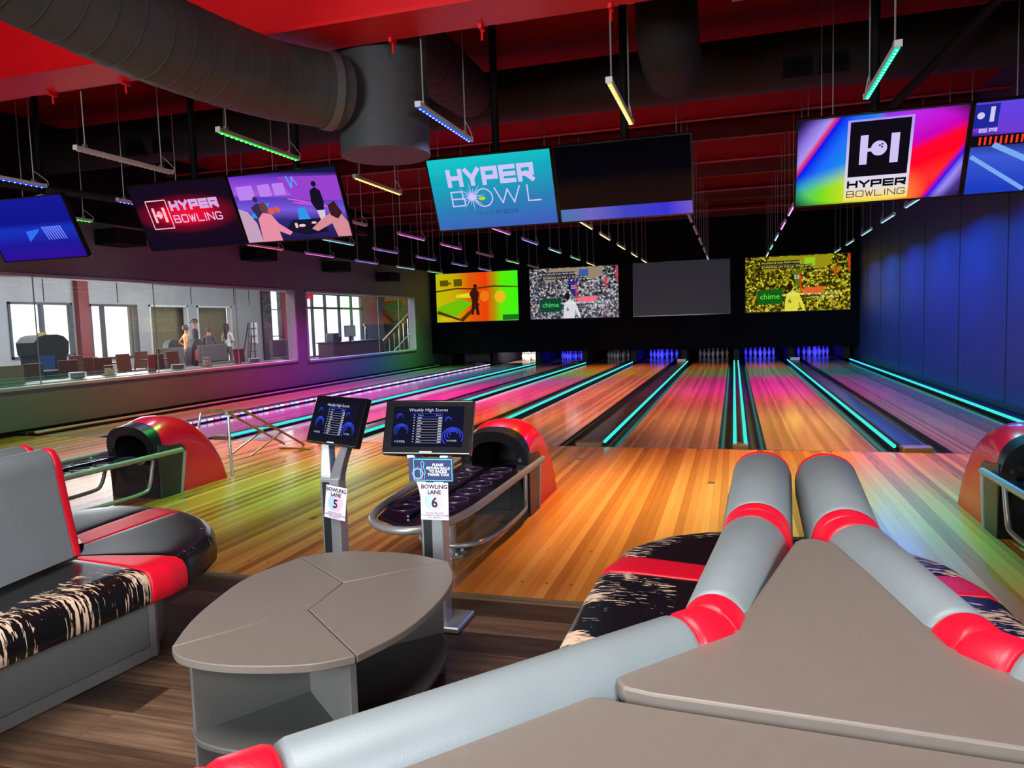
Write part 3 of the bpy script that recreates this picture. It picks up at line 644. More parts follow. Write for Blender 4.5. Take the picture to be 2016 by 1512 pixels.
# --- left pair
t, w2, h2 = monitor(-4.86 - .62, 6.38, 2.95, 'hanging monitor with glowing red emblem and lettering on dark screen')
def redglow(nt, x, z, ob):
    r = math_n(nt, 'SQRT', math_n(nt, 'ADD', math_n(nt, 'POWER', math_n(nt, 'MULTIPLY', x, .62), 2), math_n(nt, 'POWER', math_n(nt, 'MULTIPLY', math_n(nt, 'SUBTRACT', z, .02), 2.0), 2)))
    return ramp(nt, [(0, (235, 20, 60)), (.16, (225, 14, 50)), (.27, (120, 8, 36)), (.42, (28, 12, 30)), (1, (12, 10, 34))], r)
s = scr(t, w2, h2, procedural_screen('red_glow_screen', redglow))
logo_box(.125, -.33, .03, .15, None, glow((250, 190, 200)), -.004, t, frame=True)
mb = MB(); strokes(mb, 'HYPER', -.17, .06, .60, .105, .032, -.005, .08); mb.build('lettering', glow((214, 170, 226)), t, smooth=0)
mb = MB(); strokes(mb, 'BOWLING', -.17, -.07, .60, .085, .012, -.005, .18); mb.build('lettering', glow((230, 190, 235)), t, smooth=0)
# photograph of bowlers
t, w2, h2 = monitor(-4.86 + .62, 6.38, 2.95, 'hanging monitor showing purple scene of people bowling and eating')
s = scr(t, w2, h2, procedural_screen('purple_alley_screen', grad_z(-h2, h2, [(0, (34, 26, 70)), (.3, (50, 40, 120)), (.45, (120, 90, 220)), (.62, (90, 60, 190)), (.68, (170, 90, 220)), (.9, (120, 60, 210)), (1, (20, 24, 70))], .12)))
flat([[(-.05, .3), (w2, .26), (w2, .02), (.08, .06)]], -.0035).build('violet_wall', glow((150, 66, 206)), t, smooth=0)
flat([rect(-.55, .1, -.36, .24), rect(-.3, .12, -.16, .24), rect(-.13, .12, 0, .24)], -.004).build('screens_on_wall', glow((186, 130, 240)), t, smooth=0)
flat(thick([(.05, .3), (.08, .18), (.11, .29), (.15, .2)], .014), -.0045).build('neon_scribble', glow((70, 170, 250)), t, smooth=0)
flat(thick([(.0, .08), (.4, -.02)], .012) + thick([(.05, .04), (.45, -.04)], .01), -.0045).build('lane_lights', glow((240, 90, 210)), t, smooth=0)
flat([[(.08, -.02), (.16, -.02), (.2, -.16), (.06, -.16)], [(-.32, .05), (-.22, .05), (-.34, -.1), (-.5, -.08)]], -.0045).build('blue_light_pools', glow((50, 150, 240)), t, smooth=0)
flat([[(-.02, -.14), (.3, -.14), (.36, -.28), (.1, -.3), (-.12, -.24)]], -.005).build('dark_table', glow((26, 20, 44)), t, smooth=0)
flat([circ(-.22, -.03, .035, 14), circ(-.15, -.02, .03, 12)], -.0055).build('balls', glow((230, 90, 60)), t, smooth=0)
flat([[(-.45, .02), (-.37, .06), (-.32, .05), (-.28, -.12), (-.38, -.14)], circ(-.37, .1, .03, 12)], -.005).build('standing_figure', glow((56, 44, 78)), t, smooth=0)
flat([[(.25, .02), (.27, .14), (.33, .17), (.38, .13), (.39, .02), (.37, -.06), (.29, -.06)], circ(.33, .2, .028, 12)], -.005).build('standing_figure', glow((24, 18, 40)), t, smooth=0)
flat([[(.29, -.06), (.38, -.06), (.36, -.17), (.31, -.17)]], -.0055).build('pale_shorts', glow((210, 200, 210)), t, smooth=0)
flat([[(-.42, -.34), (-.4, -.1), (-.33, -.04), (-.24, -.06), (-.18, -.16), (-.05, -.26), (-.09, -.29), (-.2, -.24), (-.19, -.34)]], -.006).build('pink_shirt', glow((232, 142, 164)), t, smooth=0)
flat([circ(-.3, .01, .045, 16, .055)], -.0065).build('figure_head', glow((110, 60, 60)), t, smooth=0)
flat([[(-.6, -.34), (-.6, .02), (-.5, -.02), (-.43, -.14), (-.42, -.34)]], -.0055).build('pale_chair', glow((196, 160, 190)), t, smooth=0)
flat([[(.18, -.24), (.3, -.16), (.42, -.1), (.55, -.12), (.6, -.2), (.6, -.34), (.45, -.34), (.42, -.2), (.24, -.27)]], -.006).build('leaning_figure', glow((216, 140, 150)), t, smooth=0)
flat([[(.42, -.02), (.5, .02), (.56, -.1), (.5, -.16), (.43, -.12)]], -.0065).build('figure_hair', glow((60, 26, 30)), t, smooth=0)
flat([circ(.08, -.2, .04, 12, .015), circ(.22, -.18, .03, 12, .012), rect(.0, -.22, .03, -.17)], -.006).build('plates', glow((236, 200, 200)), t, smooth=0)
# far left
t, w2, h2 = monitor(-8.12 + .62, 6.3, 2.93, 'hanging monitor cut by the left edge, blue screen with faint pin rows')
s = scr(t, w2, h2, procedural_screen('deep_blue_screen', grad_z(-h2, h2, [(0, (48, 14, 150)), (.25, (30, 24, 150)), (.5, (24, 50, 190)), (.6, (18, 22, 140)), (1, (20, 26, 150))])))
mb = MB()
for k in range(8): flat([[(.14 + k * .035, .02), (.165 + k * .035, .02), (.175 + k * .035 + .02, -.13), (.16 + k * .035 + .02, -.13)]], -.004, mb)
mb.build('pin_row', glow((110, 130, 250)), t, smooth=0)
flat([[(-.1, -.02), (.1, .0), (.08, -.03), (-.1, -.14)]], -.004).build('blue_blur', glow((50, 110, 240)), t, smooth=0)
# posts carrying the pairs
for x, y, lab in ((-2.19, 6.93, 'the teal monitor'), (-.95, 6.93, 'the dark monitor'), (1.10, 6.71, 'the rainbow monitor'), (2.34, 6.71, 'the monitor at the right edge'), (-5.48, 6.69, 'the red emblem monitor'), (-4.24, 6.69, 'the bowlers monitor'), (-7.5, 6.61, 'the leftmost blue monitor')):
    tag(MB().tube([(x, y, 2.6), (x, y, ZC)], .036, 12).build('monitor_post', m_black), 'black round post from the roof carrying ' + lab, 'post', 'monitor posts')

# ------------------------------------------------------------------ screens over the pins
def big_screen(cx, label, m):
    t = empty('wall_screen', (cx, YM, 2.315)); tag(t, label, 'screen', 'large screens over the pins')
    MB().box((-1.47, -.04, -.84), (1.47, 0, .84)).build('frame', m_bezel, t, smooth=0)
    flat([rect(-1.45, -.815, 1.45, .815)], -.045).build('screen', m, t, smooth=0); return t
def crowd(yellow):
    def fn(nt, x, z, ob):
        v = nt.nodes.new('ShaderNodeTexVoronoi'); v.inputs['Scale'].default_value = 19; nt.links.new(ob, v.inputs[0])
        sp = nt.nodes.new('ShaderNodeSeparateColor'); nt.links.new(v.outputs['Color'], sp.inputs[0])
        if yellow: st = [(0, (22, 20, 6)), (.3, (70, 62, 8)), (.5, (120, 112, 14)), (.65, (190, 178, 30)), (.8, (226, 214, 60)), (.93, (250, 240, 90)), (1, (190, 60, 20))]
        else: st = [(0, (24, 24, 34)), (.3, (76, 74, 88)), (.5, (130, 124, 130)), (.65, (186, 182, 190)), (.8, (226, 224, 230)), (.93, (70, 90, 150)), (1, (190, 60, 60))]
        c1 = ramp(nt, st, math_n(nt, 'ADD', math_n(nt, 'MULTIPLY', sp.outputs[0], .9), math_n(nt, 'MULTIPLY', z, -.12)))
        d = nt.nodes.new('ShaderNodeMix'); d.data_type = 'RGBA'; nt.links.new(ramp(nt, [(.2, (255, 255, 255)), (.9, (40, 40, 50))], v.outputs['Distance']), d.inputs[7]); d.blend_type = 'MULTIPLY'; d.inputs[0].default_value = .7; nt.links.new(c1, d.inputs[6]); return d.outputs[2]
    return fn
for cx, yel, lab in ((-4.95, False, 'large screen over the pins with grey and white basketball crowd picture'), (1.79, True, 'large screen over the pins with yellow-tinted basketball crowd picture')):
    t = big_screen(cx, lab, procedural_screen('crowd_screen_' + ('yellow' if yel else 'grey'), crowd(yel)))
    k = (lambda a, b_: b_ if yel else a)
    flat([[(-.75, .8), (1.0, .8), (.9, .5), (.7, .42), (-.2, .5), (-.9, .35), (-1.0, .5)]], -.048).build('arena_ceiling', glow(k((150, 132, 110), (150, 142, 20))), t, smooth=0)
    flat([rect(.2, .5, .5, .74)], -.05).build('banner', glow(k((60, 90, 160), (150, 200, 30))), t, smooth=0)
    flat([rect(-.95, .56, .08, .68), rect(-.95, .45, .42, .55)], -.052).build('caption_box', glow(k((14, 14, 20), (30, 26, 10))), t, smooth=0)
    text('caption', 'IN UPDATE FOR FROM SHAMS', .082, -.43, .62, -.056, glow(k((210, 210, 214), (220, 210, 120))), t)
    text('caption', 'CHARANIA ON THE L.A. STARS AFTER', .082, -.26, .5, -.056, glow(k((210, 210, 214), (220, 210, 120))), t)
    flat([[(-1.12, -.18), (-.4, -.15), (-.4, -.58), (-1.1, -.6)]], -.052).build('green_panel', glow(k((14, 70, 46), (20, 90, 24))), t, smooth=0)
    text('brand_text', 'chime', .235, -.76, -.37, -.056, glow(k((90, 220, 110), (110, 240, 60))), t)
    flat([[(.2, -.14), (.78, -.12), (.68, -.3), (.2, -.32)]], -.052).build('pink_panel', glow(k((236, 110, 130), (226, 96, 44))), t, smooth=0)
    text('scoreline', 'NBA PLAYOFF HISTORY - 1986 1ST ROUND', .082, .37, -.33, -.058, glow(k((236, 236, 240), (246, 236, 150))), t)
    text('scoreline', 'NETS DEF. 76ERS 3-2', .082, .78, -.43, -.058, glow(k((236, 236, 240), (246, 236, 150))), t)
    flat([[(-.35, -.815), (-.33, -.5), (-.28, -.3), (-.1, -.2), (.05, -.3), (.16, -.55), (.24, -.8), (.16, -.8), (.06, -.55), (.02, -.815)], ], -.054).build('player_in_white', glow(k((216, 214, 222), (220, 214, 70))), t, smooth=0)
    flat([circ(-.2, -.1, .09, 14, .11)], -.055).build('player_head', glow(k((30, 22, 22), (36, 28, 8))), t, smooth=0)
    text('shirt_number', '6', .2, -.2, -.52, -.057, glow(k((30, 30, 40), (50, 40, 10))), t)
    flat([[(-.12, .32), (-.06, .06), (.0, -.1), (.1, -.1), (.12, .1), (.1, .34), (.02, .42)], thick([(-.1, .3), (-.14, .52)], .07)[0], thick([(.1, .3), (.16, .52)], .07)[0]], -.053).build('player_behind', glow(k((44, 40, 130), (90, 110, 20))), t, smooth=0)
    text('shirt_number', '55', .16, .0, .18, -.057, glow((230, 230, 210)), t)
    flat([[(.06, .3), (.11, .3), (.14, -.3), (.09, -.3)], [(1.02, .5), (1.1, .4), (1.08, .15), (1.02, .2)], [(1.38, .78), (1.44, .8), (1.45, .3), (1.4, .3)]], -.056).build('red_padding', glow(k((214, 50, 70), (210, 60, 20))), t, smooth=0)
def pool_bg(nt, x, z, ob):
    return ramp(nt, [(0, (190, 190, 10)), (.22, (200, 170, 10)), (.42, (225, 90, 10)), (.62, (235, 60, 10)), (.72, (170, 150, 10)), (.8, (90, 235, 10)), (1, (60, 245, 20))], math_n(nt, 'ADD', math_n(nt, 'DIVIDE', x, 2.9), .5))
t = big_screen(-8.26, 'large screen over the pins, yellow, red and green picture of a pool', procedural_screen('pool_screen', pool_bg))
flat([[(-1.45, -.7), (-1.4, -.3), (-.6, -.05), (-.1, -.2), (-.75, -.62), (-1.3, -.5)]], -.048).build('green_water', glow((110, 190, 10)), t, smooth=0)
flat([[(-1.45, .25), (-.7, .33), (-.1, .3), (.6, .36), (1.45, .3), (1.45, .27), (.6, .31), (-.1, .25), (-.7, .28), (-1.45, .2)], [(-1.4, -.42), (-.6, -.72), (.05, -.2), (.12, -.25), (-.5, -.815), (-1.45, -.52)]], -.05).build('dark_edges', glow((80, 50, 6)), t, smooth=0)
flat([rect(-1.3, .4, -1.0, .6), rect(-.8, .38, -.5, .62), rect(-1.0, .45, -.9, .52)], -.05).build('dark_windows', glow((90, 80, 4)), t, smooth=0)
flat([[(-.7, .1), (-.1, .16), (-.05, -.02), (-.75, .0)]], -.051).build('sunbed', glow((220, 220, 30)), t, smooth=0)
flat([circ(.28, .02, .16, 16, .19)], -.051).build('fan', glow((236, 120, 20)), t, smooth=0)
flat([circ(.83, -.02, .2, 16, .2)], -.051).build('fan', glow((240, 180, 30)), t, smooth=0)
flat([[(-.12, .3), (-.02, .3), (.1, .12), (.04, -.2), (.1, -.6), (-.02, -.6), (-.06, -.25), (-.12, -.6), (-.2, -.58), (-.16, -.1), (-.26, .1)], circ(-.04, .36, .07, 12)], -.053).build('dark_figure', glow((60, 20, 12)), t, smooth=0)
flat([rect(.9, -.8, 1.45, -.62)], -.05).build('dim_corner', glow((30, 110, 40)), t, smooth=0)
text('channel_mark', 'YOPLTV', .12, -1.1, -.72, -.056, glow((220, 210, 60)), t)
big_screen(-1.57, 'large switched-off dark grey screen over the pins', mat('dead_screen_glow', (60, 60, 74), .5, emit=.28))  # the material glows faintly, painting light onto a screen that is off
# wall speakers
for (y, z), lab in zip(((9.9, 3.0), (13.6, 3.02), (16.8, 2.97), (19.7, 2.86)), ('nearest the seating, behind the red emblem monitor', 'above the right end of the long window', 'over the gap between the two windows', 'above the smaller far window')):
    o = MB().box((XL, y - .2, z - .02), (XL + .1, y + .2, z + .1)).prism([(XL + .05, y - .28), (XL + .5, y - .3), (XL + .55, y + .3), (XL + .05, y + .28)], z - .13, z + .12).build('wall_speaker', m_black, bevel=.01, smooth=0)
    tag(o, 'black box speaker on the upper left wall ' + lab, 'speaker', 'speakers along the left wall')

# ------------------------------------------------------------------ ball returns
def hood_h(y):   # top of the shell against distance behind the front
    P = [(0, .60), (.08, .655), (.2, .68), (.34, .672), (.48, .63), (.62, .55), (.74, .43), (.82, .31), (.86, .18), (.87, .0)]
    for (a, h0), (b_, h1) in zip(P, P[1:]):
        if y <= b_: return h0 + (h1 - h0) * (y - a) / (b_ - a)
    return 0
def arch(w_, h, n=20, z0=0):
    """inverted U, from the right foot over the top to the left foot"""
    pts = [(w_, z0)]; r = min(w_, max(.01, h - z0) * .95)
    for k in range(n + 1):
        a = PI * k / n; pts.append((w_ * math.copysign(abs(math.cos(a)) ** .8, math.cos(a)), (h - r) + r * abs(math.sin(a)) ** .8))
    pts.append((-w_, z0)); return pts
def ball_return(cx, label):
    Y0 = 5.02; t = empty('ball_return', (cx, Y0, 0)); tag(t, label, 'ball return', 'ball returns on the approach')
    HW = .25
    ys = [.05, .06, .12, .2, .28, .36, .44, .52, .6, .67, .73, .78, .82, .85, .865]
    rings = []
    for y in ys: rings.append([(x, y, z) for x, z in arch(HW - .004, hood_h(y))])
    rings.append([(x * .9, .87, min(z, .02)) for x, z in arch(HW, .05)])
    m = MB().loft(rings, cap=False, closed=False)
    m.loft([[(x, y, z) for x, z in arch(HW - .03, hood_h(y) - .03)] for y in ys[:11]], cap=False, closed=False)
    m.build('shell', m_red, t, smooth=50)
    # front fascia: arch ring leaning forward at the top
    yf = lambda z: -.07 * max(0, (z - .3)) / .3
    out = arch(HW + .004, .625); inn = arch(.17, .55, z0=.30); n = len(out)
    f = MB(); vs = []
    for (x, z) in out: vs.append((x, yf(z), z))
    for (x, z) in inn: vs.append((x, yf(z) + .0, z))
    for (x, z) in out: vs.append((x, .055, z + (.02 if z > .3 else 0)))
    for (x, z) in inn: vs.append((x * .94, .055, z))
    fs = []
    for i in range(n - 1):
        fs += [(i, i + 1, n + i + 1, n + i), (i, 2 * n + i, 2 * n + i + 1, i + 1), (n + i, n + i + 1, 3 * n + i + 1, 3 * n + i)]
    f.add(vs, fs); f.box((-HW - .004, 0, 0), (HW + .004, .06, .30))
    f.build('fascia', m_blackpl, t, smooth=40)
    # inner tunnel
    MB().loft([[(x * .94, y, z) for x, z in arch(.17, .55, z0=.30)] for y in (.055, .6)], cap=False, closed=False).box((-.15, .56, .3), (.15, .6, .56)).build('tunnel', mat('dark_tunnel', (14, 12, 16), .4), t, smooth=40)
    MB().box((-.15, .0, .29), (.15, .6, .305)).build('ball_tray_inner', mat('dark_red_lift_belt', (70, 8, 20), .3), t, smooth=0)
    for s in (-1, 1):
        x = s * (HW - .002)
        m = MB(); pl = [(0, 0), (.25, 0), (.325, .35), (.315, .40), (.27, .43), (.16, .435), (.08, .45), (.0, .46), (0, .3)]
        xs = (x, x + s * .012)
        m.loft([[(xx, y, z) for y, z in (pl if s > 0 else list(reversed(pl)))] for xx in (xs if s < 0 else xs)])
        m.build('side_panel', m_dgrey, t, smooth=0, bevel=.004)
        m = MB(); m.loft([[(x + s * d, y, z) for y, z in ((.225, .0), (.25, 0), (.322, .35), (.292, .37))] for d in (.012, .018)]).build('silver_strip', m_silver, t, smooth=0)
        pg = MB().lathe([(0, 0), (.016, 0), (.016, .012), (0, .012)]).build('fascia_peg', m_blackgloss, t); pg.rotation_euler = (R(90), 0, 0); pg.location = (s * .2, -.028, .42)
    MB().box((-.12, -.006, .04), (.12, 0, .24)).build('service_door', m_blackpl, t, smooth=0, bevel=.004)
    # rack
    zr = .385
    def sm_path(p, k=5):
        out = []
        for a, b_, c_ in zip(p, p[1:], p[2:]):
            a, b_, c_ = Vector(a), Vector(b_), Vector(c_)
            out += [(a + b_) / 2 * (1 - s) ** 2 + b_ * 2 * s * (1 - s) + (b_ + c_) / 2 * s * s for s in [i / k for i in range(k)]]
        return [Vector(p[0])] + out + [Vector(p[-1])]
    rail = [(-.30, .15, zr), (-.285, -.8, zr), (-.25, -1.35, zr), (-.17, -1.62, zr - .01), (.02, -1.72, zr - .02), (.2, -1.68, zr - .01), (.30, -1.42, zr), (.305, -.9, zr), (.305, .22, zr)]
    MB().tube(sm_path(rail), .022, 14).build('rail', m_tube, t)
    tr = [(-.25, -.0), (-.245, -1.2), (-.18, -1.5), (0, -1.62), (.18, -1.58), (.26, -1.3), (.265, 0)]
    MB().prism(tr, .355, .375).build('tray', mat('dark_purple_tray', (24, 18, 34), .15, coat=.3), t, smooth=0, bevel=.006)
    c = MB()
    for k in range(6):
        for sx in (-.11, .11): c.tube([(sx + .075 * math.cos(a * PI / 10), -.2 - k * .22 + .075 * math.sin(a * PI / 10), .377) for a in range(20)], .006, 6, closed=True)
    c.build('ball_cup_rings', mat('tray_ring_plastic', (52, 40, 70), .25), t)
    MB().box((-.012, -1.5, .375), (.012, 0, .395)).build('centre_rib', m_blackgloss, t, bevel=.005, smooth=0)
    for s in (-1, 1): MB().tube(sm_path([(s * .18, -.18, .36), (s * .24, -.18, .33), (s * .30, -.18, zr)]), .015, 8).build('rail_bracket', m_tube, t)
    MB().tube([(.02, -.95, .01), (.02, -.95, .355)], .032, 16).build('post', m_tube, t)
    MB().prism([(.02 + .095 * math.cos(R(a)), -.95 + .095 * math.sin(R(a))) for a in range(22, 382, 45)], 0, .02, .004).build('foot_plate', m_tube, t, smooth=0)
    bl = MB()
    for a in (45, 135, 225, 315): bl.lathe([(0, 0), (.009, 0), (.009, .01), (0, .012)], (.02 + .07 * math.cos(R(a)), -.95 + .07 * math.sin(R(a)), .02), 6)
    bl.build('bolts', m_white, t)
    loop = [(.24, -.05, .34), (.26, -.12, .12), (.27, -.2, .09), (.26, -.75, .09), (.2, -1.0, .09), (.02, -1.06, .09), (-.17, -1.0, .09), (-.24, -.75, .09), (-.25, -.2, .09), (-.24, -.12, .12), (-.24, -.05, .34)]
    MB().tube(sm_path(loop), .016, 12).build('foot_rail', m_tube, t)
    return t
ball_return(-1.67, 'red and black ball return with tubular rack, in the centre behind the kiosks')
ball_return(-4.92, 'red and black ball return at the left, beyond the grey and red booth')
ball_return(1.775, 'red and black ball return cut off by the right edge')

# bowling ramp for seated players
t = empty('bowling_ramp', (-4.85, 6.3, 0)); tag(t, 'bronze tubular ball ramp standing behind the left ball return', 'ball ramp')
for s in (-.13, .13):
    MB().tube([(-4.95 + s, 5.95, .60), (-4.95 + s, 6.2, .60), (-4.95 + s, 6.35, .54), (-4.95 + s, 7.3, .06)], .013, 10).build('rail', m_bronze, t)
    MB().tube([(-4.95 + s, 6.3, .1), (-4.95 + s, 6.9, .28)], .011, 8).build('brace', m_bronze, t)
MB().tube([(-4.80, 5.95, .60), (-4.70, 5.85, .58), (-4.68, 5.82, .3), (-4.67, 5.82, .005)], .013, 10).build('leg', m_silver, t)
MB().tube([(-5.10, 5.95, .60), (-5.15, 5.9, .3), (-5.15, 5.88, .005)], .013, 10).build('leg', m_silver, t)
MB().tube([(-5.1, 6.75, .35), (-4.8, 6.75, .35)], .01, 8).tube([(-5.08, 6.05, .60), (-4.82, 6.05, .60)], .01, 8).build('cross_bar', m_bronze, t)
MB().tube([(-5.15, 7.3, .012), (-4.72, 7.3, .012)], .012, 8).tube([(-4.82, 7.3, .05), (-4.82, 7.2, .012), (-4.72, 7.3, .012)], .01, 8).build('foot', m_bronze, t)
settle(t); t.location.y += .14

# ------------------------------------------------------------------ score kiosks
def kiosk(px, py, yaw, label, sx, sy, sz):
    t = empty('score_kiosk', (px, py, 0)); tag(t, label, 'score kiosk', 'score kiosks')
    MB().box((-.055, -.05, .0), (.055, .03, .62)).build('pole', m_silver, t, bevel=.008, smooth=0)
    MB().box((-.04, -.053, .02), (.0, -.049, .6)).build('pole_channel', m_dgrey, t, smooth=0)
    MB().prism([(-.13, -.10), (.13, -.10), (.13, .12), (-.13, .12)], 0, .028, .006).build('base_plate', m_silver, t, smooth=0)
    c, s = math.cos(yaw), math.sin(yaw); lx, ly = sx - px, sy - py
    for k in (-1, 1):   # forked neck, each arm leaning out to the screen
        top = Vector((lx + k * .085 * c, ly + k * .085 * s + .015, sz - .12)); rings = []
        for q in range(7):
            u = q / 6; p = Vector((k * .025, 0, .60)).lerp(top, u ** 1.3 if k else u); p.z = .60 + (sz - .12 - .60) * u
            hw = .032 - .01 * u
            rings.append([(p.x - hw, p.y - .04, p.z), (p.x + hw, p.y - .04, p.z), (p.x + hw, p.y + .02, p.z), (p.x - hw, p.y + .02, p.z)])
        MB().loft(rings).build('neck_arm', m_silver, t, bevel=.005, smooth=0)
    h = empty('screen_head', (lx, ly, sz), (R(-20), 0, yaw)); h.parent = t
    bx = MB().prism([(-.215, -.004), (.215, -.004), (.215, .03), (.15, .055), (-.15, .055), (-.215, .03)], -.13, .13, .006)
    bx.build('touch_screen', m_blackgloss, h, smooth=0, bevel=.006)
    flat([rect(-.172, -.092, .172, .098)], -.006).build('display', glow((20, 22, 44)), h, smooth=0)
    text('title_text', 'Weekly High Scores', .021, 0, .08, -.008, glow((220, 220, 236)), h, sx=1.1)
    ln = MB(); flat([rect(-.075, .063, .072, .0655), rect(-.075, .0475, .072, .0495), rect(-.075, .048, -.073, .065), rect(.07, .048, .072, .065), rect(.03, .048, .031, .065)], -.008, ln)
    ln.build('table_header', glow((50, 70, 220)), h, smooth=0)
    text('header_text', 'Player', .011, -.035, .056, -.009, glow((170, 180, 240)), h); text('header_text', 'Score', .011, .052, .056, -.009, glow((170, 180, 240)), h); text('header_text', '#', .011, -.066, .056, -.009, glow((170, 180, 240)), h)
    ln = MB(); flat([rect(-.055, .037 - k * .0125, .072, .0382 - k * .0125) for k in range(10)] + [rect(-.07, .041 - k * .0125, -.063, .045 - k * .0125) for k in range(10)] + [rect(-.05, .041 - k * .0125, -.05 + random.uniform(.015, .03), .045 - k * .0125) for k in range(10)] + [rect(.052, .04 - k * .0125, .07, .046 - k * .0125) for k in range(10)], -.008, ln)
    ln.build('score_rows', glow((186, 188, 206)), h, smooth=0)
    sp = MB()
    for cx_, cz_, rr in ((-.128, -.015, .035), (.125, -.045, .05), (-.14, .05, .016), (.1, .035, .016)):
        for q in range(4):
            r1 = rr * (1 - q * .25); seg = [(cx_ + r1 * math.cos(R(a)), cz_ + rr * .1 * q + r1 * .85 * math.sin(R(a))) for a in range(-30 + q * 20, 250, 20)]
            flat(thick(seg, rr * .1), -.0085, sp)
    sp.build('blue_swirls', glow((52, 70, 224)), h, smooth=0)
    text('maker_mark', 'HYPER', .014, -.13, -.07, -.009, glow((200, 200, 220)), h, sx=1.3); text('maker_mark', 'HYPER', .012, .125, -.065, -.0095, glow((200, 200, 220)), h, sx=1.3)
    flat([rect(-.03, -.118, .03, -.113)], -.0045).build('bezel_mark', m_white, h, smooth=0)
    return t
kiosk(-1.33, 3.1, R(3), 'silver pole kiosk with lit touch screen facing the seating, blue notice below', -1.36, 3.12, .925)
kiosk(-2.02, 3.38, R(-24), 'silver pole kiosk with touch screen turned to the left, left of the blue notice', -1.99, 3.38, .915)
def placard(loc, rot, num, label, W=.066, Hh=.085):
    o = MB().box((-W, 0, -Hh), (W, .003, Hh)).build('lane_placard', m_placard, smooth=0)
    o.location = loc; o.rotation_euler = rot; tag(o, label, 'sign', 'lane number placards')
    k = mat('placard_ink', (24, 16, 34), .6)
    text('words', 'BOWLING\nLANE', .027 * W / .066, 0, Hh * .62, -.0012, k, o, bold=.0008)
    text('number', num, .062, 0, -.008, -.0012, k, o, bold=.0018)
    text('small_print', 'PLEASE SEE OUR\nWONDERFUL BARTENDERS\nFOR SERVICE', .0115 * W / .066, 0, -Hh * .76, -.0012, mat('placard_small_ink', (70, 50, 80), .6), o)
    return o
m_placard, nt, b = nodes_mat('placard_card')
tc = nt.nodes.new('ShaderNodeTexCoord'); sp_ = nt.nodes.new('ShaderNodeSeparateXYZ'); nt.links.new(tc.outputs['Object'], sp_.inputs[0])
rr = math_n(nt, 'SQRT', math_n(nt, 'ADD', math_n(nt, 'POWER', sp_.outputs[0], 2), math_n(nt, 'POWER', sp_.outputs[2], 2)))
c1 = ramp(nt, [(0, (120, 206, 232)), (.45, (190, 190, 220)), (.6, (240, 180, 206)), (1, (244, 190, 210))], math_n(nt, 'ADD', math_n(nt, 'MULTIPLY', sp_.outputs[0], 8), .5))
mx = nt.nodes.new('ShaderNodeMix'); mx.data_type = 'RGBA'; nt.links.new(math_n(nt, 'GREATER_THAN', rr, .047), mx.inputs[0]); nt.links.new(c1, mx.inputs[6]); mx.inputs[7].default_value = lin((226, 214, 226)) + (1,); nt.links.new(mx.outputs[2], b.inputs['Base Color'])
placard((-1.305, 3.035, .60), (R(-3), 0, R(3)), '6', 'pink and white paper placard for bowling lane 6 on the right kiosk pole')
placard((-1.97, 3.30, .50), (R(-3), R(6), R(-8)), '5', 'tilted pink and white paper placard for bowling lane 5 on the left kiosk pole')
o = MB().box((-.105, 0, -.055), (.105, .006, .055)).build('notice_sign', mat('navy_notice', (18, 44, 92), .35), smooth=0); o.location = (-1.315, 3.03, .745); o.rotation_euler = (0, 0, R(4))
tag(o, 'blue notice asking to return balls, above the lane 6 placard', 'sign')
flat(thick([(-.08, -.048), (.1, -.048), (.1, .048), (-.08, .048), (-.08, -.048)], .003), -.001).build('neon_border', mat('cyan_ink', (90, 200, 236), .5), o, smooth=0)
text('words', 'PLEASE\nRETURN BALLS\nTO RACKS!\nTHANK YOU!', .0165, .035, .0, -.0015, mat('pale_ink', (230, 236, 246), .5), o, bold=.0006)
flat(thick([(-.062 + .022 * math.cos(k * PI / 6), -.018 + .022 * math.sin(k * PI / 6)) for k in range(13)], .004), -.0015).build('ball_drawing', mat('cyan_ink', (90, 200, 236), .5), o, smooth=0)
flat(thick([(-.062 + (.03, .024)[k % 2] * math.cos(k * PI / 8), -.018 + (.03, .024)[k % 2] * math.sin(k * PI / 8)) for k in range(17)], .0025), -.0012).build('burst_drawing', mat('pink_ink', (236, 90, 150), .5), o, smooth=0)
flat(thick([(-.045, -.04), (-.05, -.01), (-.042, .012), (-.046, .03), (-.038, .04), (-.03, .03), (-.034, .012), (-.026, -.01), (-.031, -.04)], .003), -.0018).build('pin_drawing', mat('cyan_ink', (90, 200, 236), .5), o, smooth=0)

# ------------------------------------------------------------------ coffee table
def roundz(poly, z0, z1, name, m, parent, gap=.0, bev=.004, off=None):
    A = sum(poly[i][0] * poly[(i + 1) % len(poly)][1] - poly[(i + 1) % len(poly)][0] * poly[i][1] for i in range(len(poly)))
    if A < 0: poly = list(reversed(poly))
    if gap: poly = inset(poly, gap)
    o = MB().prism(poly, z0, z1).build(name, m, parent, smooth=30, bevel=bev)
    return o
def smooth_poly(pts, keep, k=4):
    """Catmull-Rom through pts (open run)"""
    P = [Vector(p) for p in pts]; out = []
    for i in range(len(P) - 1):
        p0 = P[max(i - 1, 0)]; p1 = P[i]; p2 = P[i + 1]; p3 = P[min(i + 2, len(P) - 1)]
        for j in range(k):
            u = j / k; out.append(tuple(.5 * ((2 * p1) + (-p0 + p2) * u + (2 * p0 - 5 * p1 + 4 * p2 - p3) * u * u + (-p0 + 3 * p1 - 3 * p2 + p3) * u ** 3)))
    out.append(tuple(P[-1])); return out
t = empty('coffee_table', (-1.38, 2.2, 0)); tag(t, 'low taupe leaf-shaped table with four-part top, in front of the kiosks', 'coffee table')
N1, N2 = (-1.385, 2.11), (-1.40, 2.37)
TA = smooth_poly([(-1.635, 1.755), (-1.715, 1.93), (-1.77, 2.13), (-1.80, 2.36), (-1.735, 2.61)], 0)
